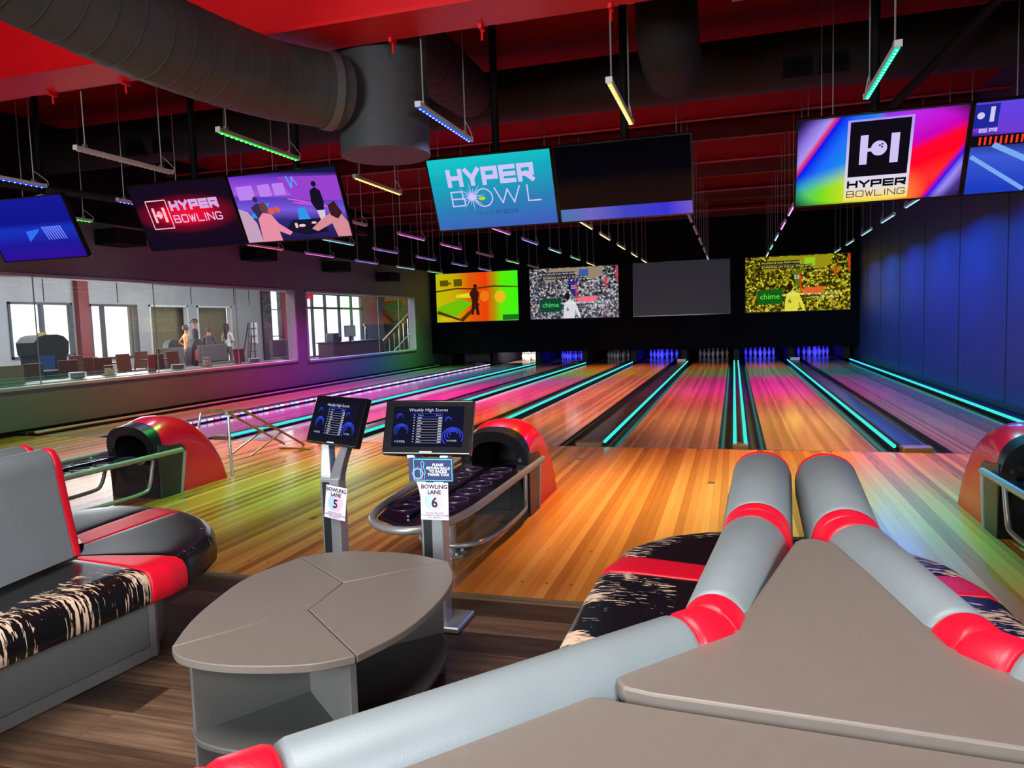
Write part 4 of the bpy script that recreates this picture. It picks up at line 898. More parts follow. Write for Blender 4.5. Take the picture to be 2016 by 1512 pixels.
TB = smooth_poly([(-1.735, 2.61), (-1.65, 2.69), (-1.54, 2.73), (-1.31, 2.745), (-1.10, 2.68)], 0)
TC = smooth_poly([(-1.10, 2.68), (-1.01, 2.50), (-.975, 2.28), (-.985, 2.03), (-1.05, 1.83)], 0)
TD = smooth_poly([(-1.05, 1.83), (-1.16, 1.745), (-1.38, 1.69), (-1.55, 1.70), (-1.635, 1.755)], 0)
for pl in (TA + [N2, N1], TB + [N2], TC + [N1, N2], TD + [N1]): roundz(pl, .425, .45, 'tabletop_panel', m_table, t, .002, .003)
def wallp(a, b_, z0, z1, th, name, m, parent):
    a, b_ = Vector(a), Vector(b_); d = (b_ - a).normalized(); n = Vector((-d.y, d.x)) * th / 2
    return MB().prism([tuple(a + n), tuple(b_ + n), tuple(b_ - n), tuple(a - n)], z0, z1).build(name, m, parent, smooth=0, bevel=.002)
for a, b_ in ((N1, (-1.60, 1.79)), (N1, (-1.075, 1.85)), (N2, (-1.715, 2.57)), (N2, (-1.125, 2.65)), (N1, N2)): wallp(a, b_, 0, .425, .022, 'upright_panel', m_panel, t)
def scaled(pts, c_, f): return [(c_[0] + (x - c_[0]) * f, c_[1] + (y - c_[1]) * f) for x, y in pts]
roundz(scaled(TD, N1, .9) + [N1], .15, .17, 'shelf', m_shelf, t); roundz(scaled(TC, (-1.39, 2.24), .92) + [N1, N2], .15, .17, 'shelf', m_shelf, t)
roundz(scaled(TA, (-1.39, 2.24), .92) + [N2, N1], .15, .17, 'shelf', m_shelf, t); roundz(scaled(TB, N2, .88) + [N2], .15, .17, 'shelf', m_shelf, t)
settle(t)

# ------------------------------------------------------------------ booths
PROF = [(-.045, .40), (-.055, .74), (-.052, .82), (-.038, .862), (-.012, .884), (.016, .884), (.04, .866), (.056, .83), (.064, .76), (.088, .60), (.12, .42)]
def cr(pts, k):
    out = []
    for i in range(len(pts) - 1):
        p0, p1, p2, p3 = (Vector(pts[j]) for j in (max(i - 1, 0), i, i + 1, min(i + 2, len(pts) - 1)))
        for j in range(k):
            u = j / k; out.append(tuple(.5 * ((2 * p1) + (-p0 + p2) * u + (2 * p0 - 5 * p1 + 4 * p2 - p3) * u * u + (-p0 + 3 * p1 - 3 * p2 + p3) * u ** 3)))
    return out + [tuple(pts[-1])]
PROF = cr(PROF, 3)
def pad(path, i, s0, s1, name, m, parent, dz=0, flip=1, end=False, sc=(1, 1)):
    """one upholstered piece of the backrest between distances s0..s1 of segment i, mitred at kinks"""
    P = [Vector(p) for p in path]; a, b_ = P[i], P[i + 1]; d = (b_ - a).normalized(); L = (b_ - a).length
    n = Vector((-d.y, d.x)) * flip
    def nrm(s):
        for at, j in ((0, i), (L, i + 1)):
            if abs(s - at) < 1e-6 and 0 < j < len(P) - 1:
                d1 = (P[j] - P[j - 1]).normalized(); d2 = (P[j + 1] - P[j]).normalized(); n1 = Vector((-d1.y, d1.x)) * flip; n2 = Vector((-d2.y, d2.x)) * flip
                bb = (n1 + n2).normalized(); return bb / bb.dot(n1)
        return n
    rings = []; ss = sorted({s0, s0 + .004, s0 + .014, (s0 + s1) / 2, s1 - .014, s1 - .004, s1})
    for s in ss:
        e = min(s - s0, s1 - s); f = .95 if e < .002 else (.985 if e < .008 else 1.0)
        if end and s == s1: f = .62
        if end and 0 < s1 - s < .02: f = .93 if s1 - s < .008 else .99
        base = a + d * s; N = nrm(s0 if s < s0 + .02 and abs(s0) < 1e-6 else (s1 if s > s1 - .02 and abs(s1 - L) < 1e-6 else s))
        if not (s == s0 or s == s1) and s not in (0, L): 
            pass
        rr = []
        for q, z in PROF:
            zz = .6 + (z - .6) * (f if z > .6 else 1); k_ = sc[0] + (sc[1] - sc[0]) * s / L; rr.append((base.x + N.x * (.01 + (q * (k_ if z > .7 else 1) - .01) * f), base.y + N.y * (.01 + (q * (k_ if z > .7 else 1) - .01) * f), zz + dz))
        rings.append(rr)
    return MB().loft(rings).build(name, m, parent, smooth=50)
def backrest(path, parent, dz=0, flip=1, band=.075, red_first=False, red_last=True, scs=None):
    P = [Vector(p) for p in path]; scs = scs or [1] * len(P)
    for i in range(len(P) - 1):
        sc = (scs[i], scs[i + 1]); L = (P[i + 1] - P[i]).length; s0 = 0; s1 = L
        if i > 0 or red_first: pad(path, i, 0, band, 'red_band', m_red_leather, parent, dz, flip, sc=sc); s0 = band
        last = i == len(P) - 2
        if not last: pad(path, i, L - band, L, 'red_band', m_red_leather, parent, dz, flip, sc=sc); s1 = L - band
        elif red_last: pad(path, i, L - .045, L, 'red_end', m_red_leather, parent, dz, flip, end=True, sc=sc); s1 = L - .045
        pad(path, i, s0, s1, 'back_cushion', m_grey_leather, parent, dz, flip, sc=sc)
SEATP = [(.16, .30, 0), (.03, .30, .2), (.004, .315, .5), (0, .35, .8), (.004, .40, 1), (.02, .43, 1), (.05, .444, 1), (.12, .448, .95), (.3, .448, .8), (.5, .446, .55), (.75, .444, .2), (1, .44, 0)]
def seat(outer, inner, name, m, parent, wear=1.0, n=14):
    def samp(P, u):
        P = [Vector(p) for p in P]; Ls = [0]
        for a, b_ in zip(P, P[1:]): Ls.append(Ls[-1] + (b_ - a).length)
        s = u * Ls[-1]
        for k in range(len(P) - 1):
            if s <= Ls[k + 1] + 1e-9: return P[k].lerp(P[k + 1], (s - Ls[k]) / max(1e-9, Ls[k + 1] - Ls[k]))
        return P[-1]
    us = [0, .012, .04] + [.04 + .92 * k / n for k in range(1, n)] + [.96, .988, 1]
    vs = []; wv = []
    for u in us:
        O = samp(outer, u); I = samp(inner, u); D = (I - O); L = max(D.length, 1e-4); D = D / L
        dip = .006 if u in (0, 1) else (.002 if u in (.012, .988) else 0)
        for q, z, w_ in SEATP:
            p = O + D * ((q if q > .2 else min(q, .12)) * (1 if q > .2 else 1) * (L if q > .12 else min(1, L / .15)) if q > .12 else q * min(1, L / .15))
            vs.append((p.x + D.x * dip, p.y + D.y * dip, z - (dip if z > .4 else 0))); wv.append(w_ * wear)
    c_ = len(SEATP); m_ = MB(); fs = []
    for i in range(len(us) - 1):
        for j in range(c_ - 1): a = i * c_ + j; fs.append((a, a + c_, a + c_ + 1, a + 1))
    fs += [tuple(range(c_)), tuple(reversed(range((len(us) - 1) * c_, len(us) * c_)))]
    m_.add(vs, fs); o = m_.build(name, m, parent, smooth=60)
    at = o.data.attributes.new('wear', 'FLOAT', 'POINT')
    for k, x in enumerate(wv): at.data[k].value = x
    bm = bmesh.new(); bm.from_mesh(o.data); bmesh.ops.recalc_face_normals(bm, faces=bm.faces); bm.to_mesh(o.data); bm.free()
    o.data.set_sharp_from_angle(angle=R(60))
    return o
# left booth
t = empty('booth', (-2.6, 2.0, 0)); tag(t, 'grey-backed booth at the left with cracked black seat and red bands', 'booth seat')
backrest([(-2.72, .7), (-2.70, 1.3), (-2.836, 2.44)], t, .035, -1)
backrest([(-2.90, .7), (-2.88, 1.3), (-3.03, 2.50)], t, .035, 1)
seat([(-2.12, .75), (-2.2, 1.3), (-2.325, 1.60)], [(-2.55, .75), (-2.55, 1.35), (-2.57, 1.80)], 'black_seat_panel', m_worn, t, .9)
seat([(-2.325, 1.60), (-2.312, 1.73)], [(-2.57, 1.80), (-2.575, 1.86)], 'red_seat_band', m_red_leather, t)
seat([(-2.312, 1.73), (-2.25, 2.34)], [(-2.575, 1.86), (-2.72, 2.42)], 'black_seat_panel', m_worn, t, 1.0, 24)
seat([(-2.25, 2.34), (-2.235, 2.44), (-2.245, 2.54)], [(-2.72, 2.42), (-2.745, 2.455)], 'red_seat_band', m_red_leather, t)
seat([(-2.245, 2.54), (-2.29, 2.70), (-2.37, 2.88), (-2.47, 3.0), (-2.61, 3.12), (-2.75, 3.2), (-2.86, 3.25)], [(-2.745, 2.455), (-2.79, 2.52), (-2.87, 2.60)], 'black_seat_panel', m_worn, t, .42, 20)
seat([(-2.86, 3.25), (-3.06, 3.30)], [(-2.87, 2.60), (-3.05, 2.72)], 'red_seat_band', m_red_leather, t)
seat([(-3.06, 3.30), (-3.3, 3.3), (-3.5, 3.15), (-3.6, 2.6), (-3.6, 1.2)], [(-3.05, 2.72), (-3.1, 2.5), (-3.1, 2.2), (-3.0, 1.2)], 'black_seat_panel', m_worn, t, .3)
roundz([(-2.40, .75), (-2.53, 1.72), (-2.43, 2.50), (-2.56, 2.72), (-2.85, 3.0), (-3.3, 3.0), (-3.4, .75)], .0, .31, 'base', m_base, t, 0, .006)
roundz([(-2.385, .75), (-2.515, 1.72), (-2.415, 2.49), (-2.45, 2.5), (-2.56, 1.72), (-2.43, .75)], 0, .05, 'kick_strip', m_kick, t, 0, .003)
roundz([(-2.423, 2.485), (-2.41, 2.51), (-2.43, 2.545), (-2.46, 2.52)], 0, .31, 'corner_trim', m_kick, t, 0, .002)
settle(t)
# right pair of booths meeting in a point
def right_booth(sgn, cx, path, label, scs):
    t = empty('booth', (cx + sgn * .3, 2.2, 0)); tag(t, label, 'booth seat')
    f = lambda P: [(cx + sgn * (x - .17), y) for x, y in P]
    backrest(path, t, .02, 1 if sgn < 0 else -1, .07, scs=scs)
    seatp = lambda o_, i_, *a, **k: seat(f(o_), f(i_), *a, **k)
    seatp([(.60, .3), (.72, 1.0), (.835, 1.6)], [(.30, .3), (.34, .9), (.36, 1.6)], 'black_seat_panel', m_worn, t, .95)
    seatp([(.835, 1.6), (.86, 2.12), (.86, 2.42), (.85, 2.72)], [(.36, 1.6), (.30, 2.2), (.28, 2.66)], 'black_seat_panel', m_worn, t, .95, 26)
    seatp([(.85, 2.72), (.84, 2.80), (.81, 2.91)], [(.28, 2.66), (.28, 2.82)], 'red_seat_band', m_red_leather, t)
    seatp([(.81, 2.91), (.79, 3.04), (.66, 3.23), (.49, 3.34), (.39, 3.37), (.20, 3.34)], [(.28, 2.82), (.27, 2.9), (.25, 2.98), (.2, 3.0)], 'black_seat_panel', m_worn, t, .5)
    roundz(f([(.45, .3), (.62, 1.6), (.66, 2.7), (.5, 3.05), (.24, 3.1), (.24, 1.9), (.31, 1.3), (.30, .3)]), 0, .31, 'base', m_base, t, 0, .006)
    return settle(t)
LP = [(-.75, .1), (-.56, .655), (-.04, 1.25), (.055, 1.93), (.098, 2.78)]
RP = [(1.15, .5), (.78, .72), (.36, 1.25), (.26, 1.90), (.30, 2.76)]
right_booth(-1, .17, LP, 'right-hand booth with grey rolled back, its worn seat facing the coffee table', [1.2, 1.2, 1.1, 1.5, 1.75])
right_booth(1, .17, RP, 'booth at the right edge whose worn seat faces the blue wall', [1.2, 1.2, 1.1, 1.45, 1.75])
# console table between the two backs
t = empty('console_table', (.1, 1.2, 0)); tag(t, 'wedge-shaped taupe table in the foreground between the two booth backs', 'console table')
top = [(.13, 1.765), (.145, 1.79), (.17, 1.80), (.195, 1.79), (.212, 1.765), (.325, 1.30), (.36, 1.25), (.60, .97), (.52, .955), (-.115, .995), (-.155, 1.005), (-.168, 1.03), (-.15, 1.06), (.0, 1.30), (.02, 1.335)]
roundz(top, .845, .873, 'tabletop_panel', m_table, t, 0, .004)
roundz([(-.235, .985), (-.30, .90), (-.385, .78), (-.75, .52), (-.6, .2), (.9, .15), (.95, .5), (.56, .94), (-.1, .982), (-.2, .992)], .833, .861, 'tabletop_panel', m_table, t, 0, .004)
roundz([(.17, 1.6), (.13, 1.3), (.0, 1.0), (-.1, .5), (.4, .5), (.34, 1.0), (.22, 1.3)], 0, .84, 'pedestal', m_black, t, 0, .004)
settle(t)

# ------------------------------------------------------------------ the neighbouring room behind the windows
X0, X1 = -20.0, XL - .2
struct(MB().box((-20.6, 2.5, -.12), (X1, 40, 0)).build('floor', m_roomfl, smooth=0))
OPEN = [(16.2, 18.35, .8, 2.47), (19.0, 21.0, .62, 2.45), (21.55, 23.5, 0, 2.46), (24.0, 26.05, 0, 2.46), (28.75, 29.6, .05, 3.25), (31.6, 37.4, .02, 3.2)]
m = MB(); y = 2.5
for a, b_, z0, z1 in OPEN:
    m.box((X0 - .2, y, 0), (X0, a, ZC)); m.box((X0 - .2, a, z1), (X0, b_, ZC))
    if z0 > .1: m.box((X0 - .2, a, 0), (X0, b_, z0))
    y = b_
m.box((X0 - .2, y, 0), (X0, 40, ZC))
struct(m.build('wall_window_room', m_room, smooth=0))
struct(MB().box((-20.6, 2.4, 0), (X1, 2.5, ZC)).build('wall_room_near', m_room, smooth=0))
def mural():
    m_, nt, b = nodes_mat('dark_mural'); tc = nt.nodes.new('ShaderNodeTexCoord'); n = nt.nodes.new('ShaderNodeTexNoise'); n.inputs['Scale'].default_value = .9; n.inputs['Detail'].default_value = 3
    nt.links.new(tc.outputs['Object'], n.inputs[0]); nt.links.new(ramp(nt, [(.3, (10, 12, 30)), (.45, (40, 30, 44)), (.52, (120, 60, 24)), (.6, (150, 110, 30)), (.7, (24, 50, 60))], n.outputs[0]), b.inputs['Base Color']); return m_
struct(MB().box((-20.6, 40, 0), (X1, 40.2, ZC)).build('wall_room_far', mural(), smooth=0))
struct(MB().box((-20.15, 29.65, 0), (-19.9, 31.5, ZC)).build('trim_30', mat('crimson_wall_panel', (150, 10, 24), .6), smooth=0))
struct(MB().box((-19.98, 18.45, 0), (-19.8, 18.85, ZC)).build('trim_31', mat('oxblood_column', (110, 34, 34), .6), smooth=0))
struct(MB().box((-20.0, 28.1, 0), (-19.9, 28.72, 3.3)).build('trim_32', mat('dark_door_edge', (30, 30, 34), .6), smooth=0))
sm = MB()
for yy in (15.6, 17.4, 20.2, 23.75, 26.3, 27.3): sm.box((X0, yy - .015, 2.5), (X0 + .01, yy + .015, ZC))
struct(sm.build('trim_33', mat('wall_joint_line', (40, 42, 46), .7), smooth=0))
struct(MB().box((-20.6, 21.2, 0), (-20.5, 26.4, 2.8)).build('wall_beyond_doors', mat('beige_back_wall', (120, 112, 90), .8, noise=.1), smooth=0))
m_frame = mat('white_door_frame', (200, 204, 208), .5); m_dkframe = mat('dark_window_frame', (60, 62, 66), .5)
for i, (a, b_, z0, z1) in enumerate(OPEN):
    f = MB(); t_ = .07
    f.box((X0 - .12, a, z1 - t_), (X0 + .04, b_, z1)); f.box((X0 - .12, a, z0), (X0 + .04, a + t_, z1)); f.box((X0 - .12, b_ - t_, z0), (X0 + .04, b_, z1))
    if i in (0, 1, 4, 5): f.box((X0 - .12, a, z0), (X0 + .04, b_, z0 + t_))
    mull = {0: [17.3], 1: [19.55], 4: [], 5: [32.3, 33.5, 34.9, 36.2]}.get(i, [])
    for yy in mull: f.box((X0 - .1, yy - .05, z0), (X0 + .02, yy + .05, z1))
    if i == 4:
        for zz in (1.15, 2.35): f.box((X0 - .1, a, zz - .02), (X0 + .02, b_, zz + .02))
    if i == 5: f.box((X0 - .1, a, 2.42), (X0 + .02, b_, 2.52)); 
    o = struct(f.build('window_%d' % (i + 3) if i not in (2, 3) else 'door_%d' % (i - 1), m_frame if i in (2, 3) else m_dkframe, smooth=0))
    if i in (0, 1, 4, 5): MB().box((X0 - .06, a + t_, z0 + t_), (X0 - .05, b_ - t_, z1 - t_)).build('window_glass', m_glass, o, smooth=0)

# counter with table things just inside the long window
tag(MB().box((-10.85, 6.8, .66), (X1 - .03, 15.2, .70)).box((-10.3, 6.8, 0), (-10.2, 15.2, .66)).build('window_counter', m_blackpl, bevel=.005, smooth=0), 'black ledge counter running along the long window', 'counter')
cz = .70; xi = -10.5
def card(y, w_, h, col, label):
    o = MB().box((xi - .03, y - w_ / 2, cz), (xi + .03, y + w_ / 2, cz + .02)).box((xi - .008, y - w_ / 2, cz + .02), (xi + .008, y + w_ / 2, cz + h)).build('menu_stand', mat('card_%d_%d' % (col[0], col[1]), col, .6), smooth=0, bevel=.003)
    tag(o, label, 'menu stand')
card(8.47, .42, .29, (168, 140, 112), 'tan menu stand at the left end of the window counter')
card(11.3, .17, .30, (150, 60, 50), 'brick red menu stand in the middle of the window counter')
card(13.82, .16, .26, (140, 44, 44), 'dark red menu stand near the right end of the window counter')
def plates(y, n, label):
    m = MB()
    for k in range(n): m.lathe([(0, 0), (.07, 0), (.13, .018), (.135, .022), (.07, .008), (0, .008)], (xi, y, cz + k * .012), 20)
    tag(m.build('plate_stack', m_white), label, 'plates')
plates(9.65, 8, 'stack of white plates at the left part of the window counter'); plates(11.98, 7, 'stack of white plates right of the brick red menu stand'); plates(14.4, 6, 'stack of pale plates at the right end of the window counter')
def caddy(y, label):
    t = empty('condiment_caddy', (xi, y, cz)); tag(t, label, 'caddy')
    MB().box((-.07, -.1, 0), (.07, .1, .02)).tube([(0, -.1, .02), (0, -.1, .18), (0, .1, .18), (0, .1, .02)], .005, 6).build('rack', m_silver, t)
    MB().box((-.05, -.05, .02), (-.01, .05, .13)).build('napkins', m_white, t, smooth=0)
    for dy in (-.06, .0, .06): MB().lathe([(0, .02), (.022, .02), (.022, .1), (.012, .12), (.012, .135), (0, .135)], (.035, dy, 0), 10).build('bottle', mat('pale_condiment', (190, 180, 150), .3), t)
caddy(10.3, 'wire condiment caddy beside the left plate stack on the window counter'); caddy(12.8, 'wire condiment caddy beside the middle plate stack on the window counter')
tag(MB().box((-10.7, 8.9, cz), (-10.3, 9.4, cz + .006)).build('paper_sheet', m_white, smooth=0), 'white paper sheets lying flat on the window counter', 'paper')

# dining tables and seats
m_brown = mat('brown_seat_vinyl', (96, 42, 34), .5); m_dkseat = mat('black_seat_vinyl', (30, 30, 34), .5)
def make_chair():
    t = empty('dining_chair')
    MB().box((-.21, -.21, .42), (.21, .21, .47)).build('seat', m_brown, t, bevel=.012, smooth=0)
    MB().loft([[(-.21, .17, .50), (.21, .17, .50), (.21, .21, .50), (-.21, .21, .50)], [(-.2, .22, .95), (.2, .22, .95), (.2, .26, .95), (-.2, .26, .95)]]).build('backrest', m_brown, t, bevel=.01, smooth=0)
    for sx in (-.19, .19):
        for sy in (-.19, .19): MB().box((sx - .015, sy - .015, 0), (sx + .015, sy + .015, .42 if sy < 0 else .55)).build('leg', m_dkseat, t, smooth=0)
    return t
ch0 = make_chair(); k = 0
CH = [(-11.8, 8.9, 80), (-11.7, 10.1, 100), (-13.4, 9.3, -90), (-12.2, 11.2, 85), (-12.4, 12.2, 80), (-13.4, 12.9, 180), (-15.5, 14.0, -85), (-13.9, 14.3, 90), (-13.6, 15.6, 90), (-15.6, 16.2, -95), (-12.3, 13.6, 85), (-12.2, 16.4, 90)]
CL = ['nearest the left end of the counter', 'second from the left along the window counter', 'across the first table', 'at the left side of the second table', 'at the right of the second table', 'beside the dark cabinet', 'in front of the left bright window', 'facing the left bright window', 'at the third table', 'below the red column', 'near the brick red menu stand', 'at the right end of the long window']
for (x, y, a), lab in zip(CH, CL):
    c_ = ch0 if k == 0 else copy_tree(ch0); k += 1; c_.location = (x, y, 0); c_.rotation_euler = (0, 0, R(a)); tag(c_, 'brown dining chair ' + lab, 'chair', 'brown dining chairs behind the window')
for (x, y), lab in (((-12.6, 9.5), 'nearest the left end of the window'), ((-13.1, 11.3), 'second from the left'), ((-14.7, 14.2), 'before the left bright window'), ((-14.6, 16.0), 'below the red column')):
    tt = empty('dining_table', (x, y, 0)); tag(tt, 'dark square dining table ' + lab, 'table', 'dining tables behind the window')
    MB().box((-.36, -.36, .72), (.36, .36, .75)).build('tabletop', m_dkseat, tt, smooth=0, bevel=.004); MB().tube([(0, 0, .02), (0, 0, .72)], .035, 10).build('leg', m_dkseat, tt); MB().lathe([(0, 0), (.24, 0), (.24, .015), (0, .03)]).build('base', m_dkseat, tt)
for (x, y, w_, h), lab in (((-15.5, 17.6, 1.0, 1.0), 'left of the people'), ((-16.2, 20.3, 1.3, 1.02), 'in front of the person in orange'), ((-16.2, 24.2, 1.5, 1.05), 'right of the long-haired person')):
    tag(MB().box((x - .25, y - w_ / 2, 0), (x + .25, y + w_ / 2, .45)).box((x - .25, y - w_ / 2, .45), (x - .1, y + w_ / 2, h)).build('bench_seat', m_dkseat, bevel=.03, smooth=0), 'black bench seat with high back ' + lab, 'bench')
# high-backed seats with red face
for (x, y), lab in (((-17.5, 19.6), 'before the right bright window'), ((-17.2, 20.35), 'beside the person in orange')):
    tt = empty('high_seat', (x, y, 0)); tag(tt, 'black high-backed arcade seat with red face ' + lab, 'seat')
    MB().loft([[(-.1 + z_ * .08, -w_, z_), (.12 + z_ * .08, -w_, z_), (.12 + z_ * .08, w_, z_), (-.1 + z_ * .08, w_, z_)] for z_, w_ in ((0, .26), (.5, .28), (.9, .27), (1.1, .2), (1.2, .1))]).build('seat_shell', m_dkseat, tt, smooth=40)
    MB().box((.17, -.13, .5), (.22, .13, .85)).build('red_face', mat('dull_red_fabric', (170, 70, 74), .7), tt, smooth=0)
tt = empty('arcade_cabinet', (-14.0, 12.2, 0)); tag(tt, 'bulky dark rounded arcade cabinet silhouetted against the left bright window', 'arcade cabinet')
MB().loft([[(-.4, -w_, z_), (.1, -w_, z_), (.1, w_, z_), (-.4, w_, z_)] for z_, w_ in ((0, .34), (1.0, .34), (1.05, .4), (1.3, .42), (1.42, .3), (1.46, .15))]).build('body', mat('dark_olive_shell', (40, 42, 38), .5), tt, smooth=40)
MB().lathe([(0, 0), (.1, 0), (.08, .05), (0, .06)], (-.15, 0, 1.45), 14).build('yellow_beacon', mat('dull_yellow', (150, 140, 40), .5), tt)
MB().box((.1, -.34, .72), (.14, .0, 1.02)).build('blue_panel', mat('cobalt_panel', (40, 80, 150), .5), tt, smooth=0)
# step ladder
tt = empty('step_ladder', (-18.2, 24.9, 0)); tag(tt, 'grey step ladder standing open by the far wall', 'ladder')
for sy in (-.25, .25): MB().tube([(0, sy - .12, 0), (0, sy * .55, 1.75)], .03, 6).build('rail', m_dkframe, tt); MB().tube([(-.6, sy + .3, 0), (-.05, sy * .55 + .02, 1.75)], .025, 6).build('rear_leg', m_dkframe, tt)
for z_ in (.3, .6, .9, 1.2, 1.5): MB().box((-.03, -.22 - (1.75 - z_) * .06, z_), (.08, .22 - (1.75 - z_) * .06, z_ + .03)).build('step', m_dkframe, tt, smooth=0)
MB().box((-.04, .05, .9), (-.02, .4, 1.75)).build('white_board', m_white, tt, smooth=0)
# reception desk
tt = empty('reception_desk', (-18, 32, 0)); tag(tt, 'dark brown reception desk before the glass entrance', 'desk')
MB().box((-.4, -2.0, 0), (.4, 3.1, .74)).build('desk_front', mat('dark_walnut', (66, 40, 34), .5), tt, smooth=0, bevel=.01); MB().box((-.46, -2.05, .74), (.46, 3.15, .79)).build('desktop', m_dkseat, tt, smooth=0)
tt = empty('computer_monitor', (-18, 32.3, .79)); tag(tt, 'computer monitor turned sideways on the reception desk', 'computer monitor')
MB().box((-.02, -.32, .2), (.02, .32, .75)).build('panel', m_dkseat, tt, smooth=0); MB().box((-.04, -.06, 0), (.04, .06, .25)).box((-.15, -.2, 0), (.15, .2, .02)).build('stand', m_dkseat, tt, smooth=0); MB().box((.02, -.29, .23), (.024, .29, .72)).build('screen', glow((120, 124, 130), .8), tt, smooth=0); tt.rotation_euler = (0, 0, R(-25))
tag(MB().box((-18.2, 30.4, .79), (-17.8, 30.9, 1.2)).box((-18.1, 31.0, .79), (-17.9, 31.3, 1.05)).build('card_terminal', m_dkseat, smooth=0, bevel=.03), 'black till machines at the left end of the reception desk', 'till')
# stair rail
tt = empty('stair_railing', (-16, 33.5, 0)); tag(tt, 'steel stair railing rising to the right in the far window', 'railing')
MB().tube([(-.2, -1.3, .75), (-.2, 2.4, 2.35), (-.2, 2.6, 0)], .04, 8).build('handrail', m_silver, tt); MB().tube([(.2, -1.0, .2), (.2, 2.6, 1.75)], .03, 8).build('lower_rail', m_silver, tt)
for k in range(7): MB().tube([(0, -1.0 + k * .55, 0), (0, -1.0 + k * .55, .85 + k * .24)], .02, 6).build('baluster', m_silver, tt)
# exit sign seen through the small window
o = MB().box((-19.96, 31.7, 2.9), (-19.9, 32.25, 3.12)).build('exit_sign', glow((210, 30, 40), 1.0), smooth=0); tag(o, 'small red exit sign at the top left of the smaller window', 'exit sign')

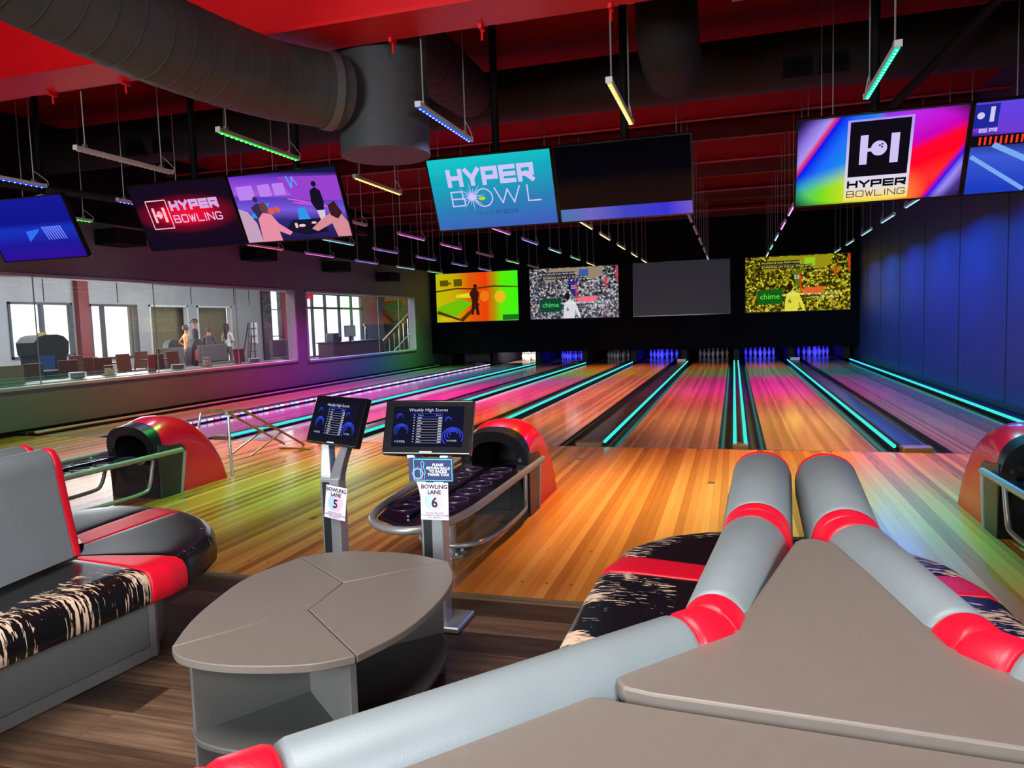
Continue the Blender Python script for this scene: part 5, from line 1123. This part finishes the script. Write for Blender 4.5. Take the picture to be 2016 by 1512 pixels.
# ------------------------------------------------------------------ people
def person(x, y, yaw, h, label, shirt, trousers, hair, arms='down', skin=(120, 84, 66), long_hair=False, cap=False, sit=False):
    t = empty('person', (x, y, 0), (0, 0, yaw)); s = h / 1.75; t.scale = (s, s, s); tag(t, label, 'person')
    V = []; E_ = []; Rr = []
    def add(p, r, par=None):
        V.append(p); Rr.append(r)
        if par is not None: E_.append((par, len(V) - 1))
        return len(V) - 1
    pel = add((0, 0, .96), .135); wst = add((0, 0, 1.10), .125, pel); ch_ = add((0, 0, 1.28), .15, wst); nb = add((0, 0, 1.42), .085, ch_)
    nk = add((0, -.01, 1.50), .055, nb); h1 = add((0, -.02, 1.60), .085, nk); h2 = add((0, -.015, 1.69), .085, h1); add((0, -.005, 1.745), .05, h2)
    add((0, -.112, 1.625), .012, h1)
    fing = MB()
    for sd in (-1, 1):
        if sit: hp = add((sd * .1, -.02, .94), .09, pel); kn = add((sd * .12, -.42, .92), .07, hp); an = add((sd * .12, -.42, .52), .045, kn); add((sd * .12, -.55, .47), .035, an)
        else: hp = add((sd * .095, 0, .88), .095, pel); kn = add((sd * .11, -.02, .50), .065, hp); an = add((sd * .115, .02, .09), .042, kn); add((sd * .125, -.15, .04), .036, an)
        sh = add((sd * .185, 0, 1.385), .06, nb)
        if arms == 'hips': el = (sd * .40, .10, 1.16); wr = (sd * .22, -.04, 1.02)
        elif arms == 'front': el = (sd * .25, -.02, 1.12); wr = (sd * .10, -.24, 1.10)
        else: el = (sd * .25, .01, 1.10); wr = (sd * .27, -.06, .86)
        e1 = add(el, .042, sh); w1 = add(wr, .028, e1); d = (Vector(wr) - Vector(el)).normalized(); pm = Vector(wr) + d * .07; add(tuple(pm), .03, w1)
        side = d.cross(Vector((1, 0, 0)) if abs(d.x) < .7 else Vector((0, 0, 1))).normalized()
        for q, L in ((-.026, .065), (-.009, .078), (.009, .074), (.026, .058)): fing.tube([pm + side * q, pm + side * q + d * L * .6, pm + side * q + d * L + Vector((0, -.01, 0))], [.009, .008, .006], 6)
        fing.tube([pm - side * .02 - d * .04, pm - side * .05 + d * .005, pm - side * .055 + d * .03], [.011, .009, .007], 6)
    me = bpy.data.meshes.new('person_body'); me.from_pydata([tuple(v) for v in V], E_, []); me.update()
    o = bpy.data.objects.new('tmp', me); C.objects.link(o); sk = o.modifiers.new('s', 'SKIN'); sk.use_smooth_shade = True
    for i, r in enumerate(Rr): me.skin_vertices[0].data[i].radius = (r, r * (.72 if 0 <= i <= 2 else 1))
    me.skin_vertices[0].data[0].use_root = True
    sb = o.modifiers.new('sub', 'SUBSURF'); sb.levels = 1; sb.render_levels = 1
    bpy.context.view_layer.update(); m2 = bpy.data.meshes.new_from_object(o.evaluated_get(bpy.context.evaluated_depsgraph_get())); bpy.data.objects.remove(o)
    bm = bmesh.new(); bm.from_mesh(m2)
    vs = [bm.verts.new(v) for v in fing.v]
    for f in fing.f:
        try: bm.faces.new([vs[i] for i in f])
        except ValueError: pass
    bm.to_mesh(m2); bm.free()
    m2.materials.clear()
    for mm in (mat('skin_%d' % skin[0], skin, .6), shirt, trousers, m_dkseat): m2.materials.append(mm)
    for p in m2.polygons:
        c_ = p.center; p.use_smooth = True
        p.material_index = 0 if c_.z > 1.46 else (1 if c_.z > .95 and not (sit and c_.y < -.2) else (2 if c_.z > .1 else 3))
        if abs(c_.x) > .15 and c_.z < .93 and not sit: p.material_index = 0 if abs(c_.x) > .2 else p.material_index
        if arms == 'front' and c_.y < -.2 and c_.z > 1.0: p.material_index = 0
        if arms == 'hips' and abs(c_.x) > .25: p.material_index = 0
    b = bpy.data.objects.new('body', m2); C.objects.link(b); b.parent = t
    hm = mat('hair_%d' % hair[0], hair, .7); m = MB()
    m.loft([[(1.0 * r * math.cos(2 * PI * k / 14), .012 + r * 1.1 * math.sin(2 * PI * k / 14), z) for k in range(14)] for r, z in (((.098, 1.52) if long_hair else (.085, 1.60)), (.1, 1.64), (.099, 1.70), (.08, 1.755), (.03, 1.785))])
    if long_hair: m.loft([[(.085 * f * math.cos(2 * PI * k / 12), .055 + .045 * math.sin(2 * PI * k / 12), z) for k in range(12)] for f, z in ((.7, 1.18), (1.1, 1.3), (1.15, 1.45), (1, 1.62))])
    if not cap: m.build('hair', hm, t, smooth=60)
    else:
        MB().loft([[(r * math.cos(2 * PI * k / 14), r * 1.1 * math.sin(2 * PI * k / 14), z) for k in range(14)] for r, z in ((.1, 1.66), (.102, 1.70), (.085, 1.765), (.03, 1.80))]).prism([(-.07, -.09), (.07, -.09), (.055, -.2), (-.055, -.2)], 1.672, 1.684).build('cap', m_dkseat, t, smooth=50)
    return t
orange = mat('orange_shirt', (196, 110, 50), .8); jeans = mat('dark_jeans', (46, 50, 66), .8); dark = mat('charcoal_cloth', (44, 46, 54), .8); greytop = mat('pale_grey_top', (150, 152, 150), .8); navy = mat('navy_cloth', (30, 32, 44), .8)
person(-17.9, 20.9, R(150), 1.66, 'person in an orange shirt with hands on hips', orange, jeans, (60, 40, 30), 'hips')
person(-18.4, 21.95, R(-60), 1.86, 'person in dark jacket and dark cap looking left', navy, jeans, (30, 24, 22), 'down', cap=True)
person(-17.5, 21.55, R(200), 1.58, 'person in charcoal hooded top standing before the capped person', dark, navy, (40, 32, 30), 'front')
person(-17.8, 22.9, R(180), 1.68, 'person with long dark hair and pale grey top, seen from behind', greytop, dark, (22, 20, 24), 'front', long_hair=True)
person(-18.9, 35.6, R(120), 1.62, 'dark silhouetted person behind the reception desk', dark, navy, (24, 20, 20), 'front')
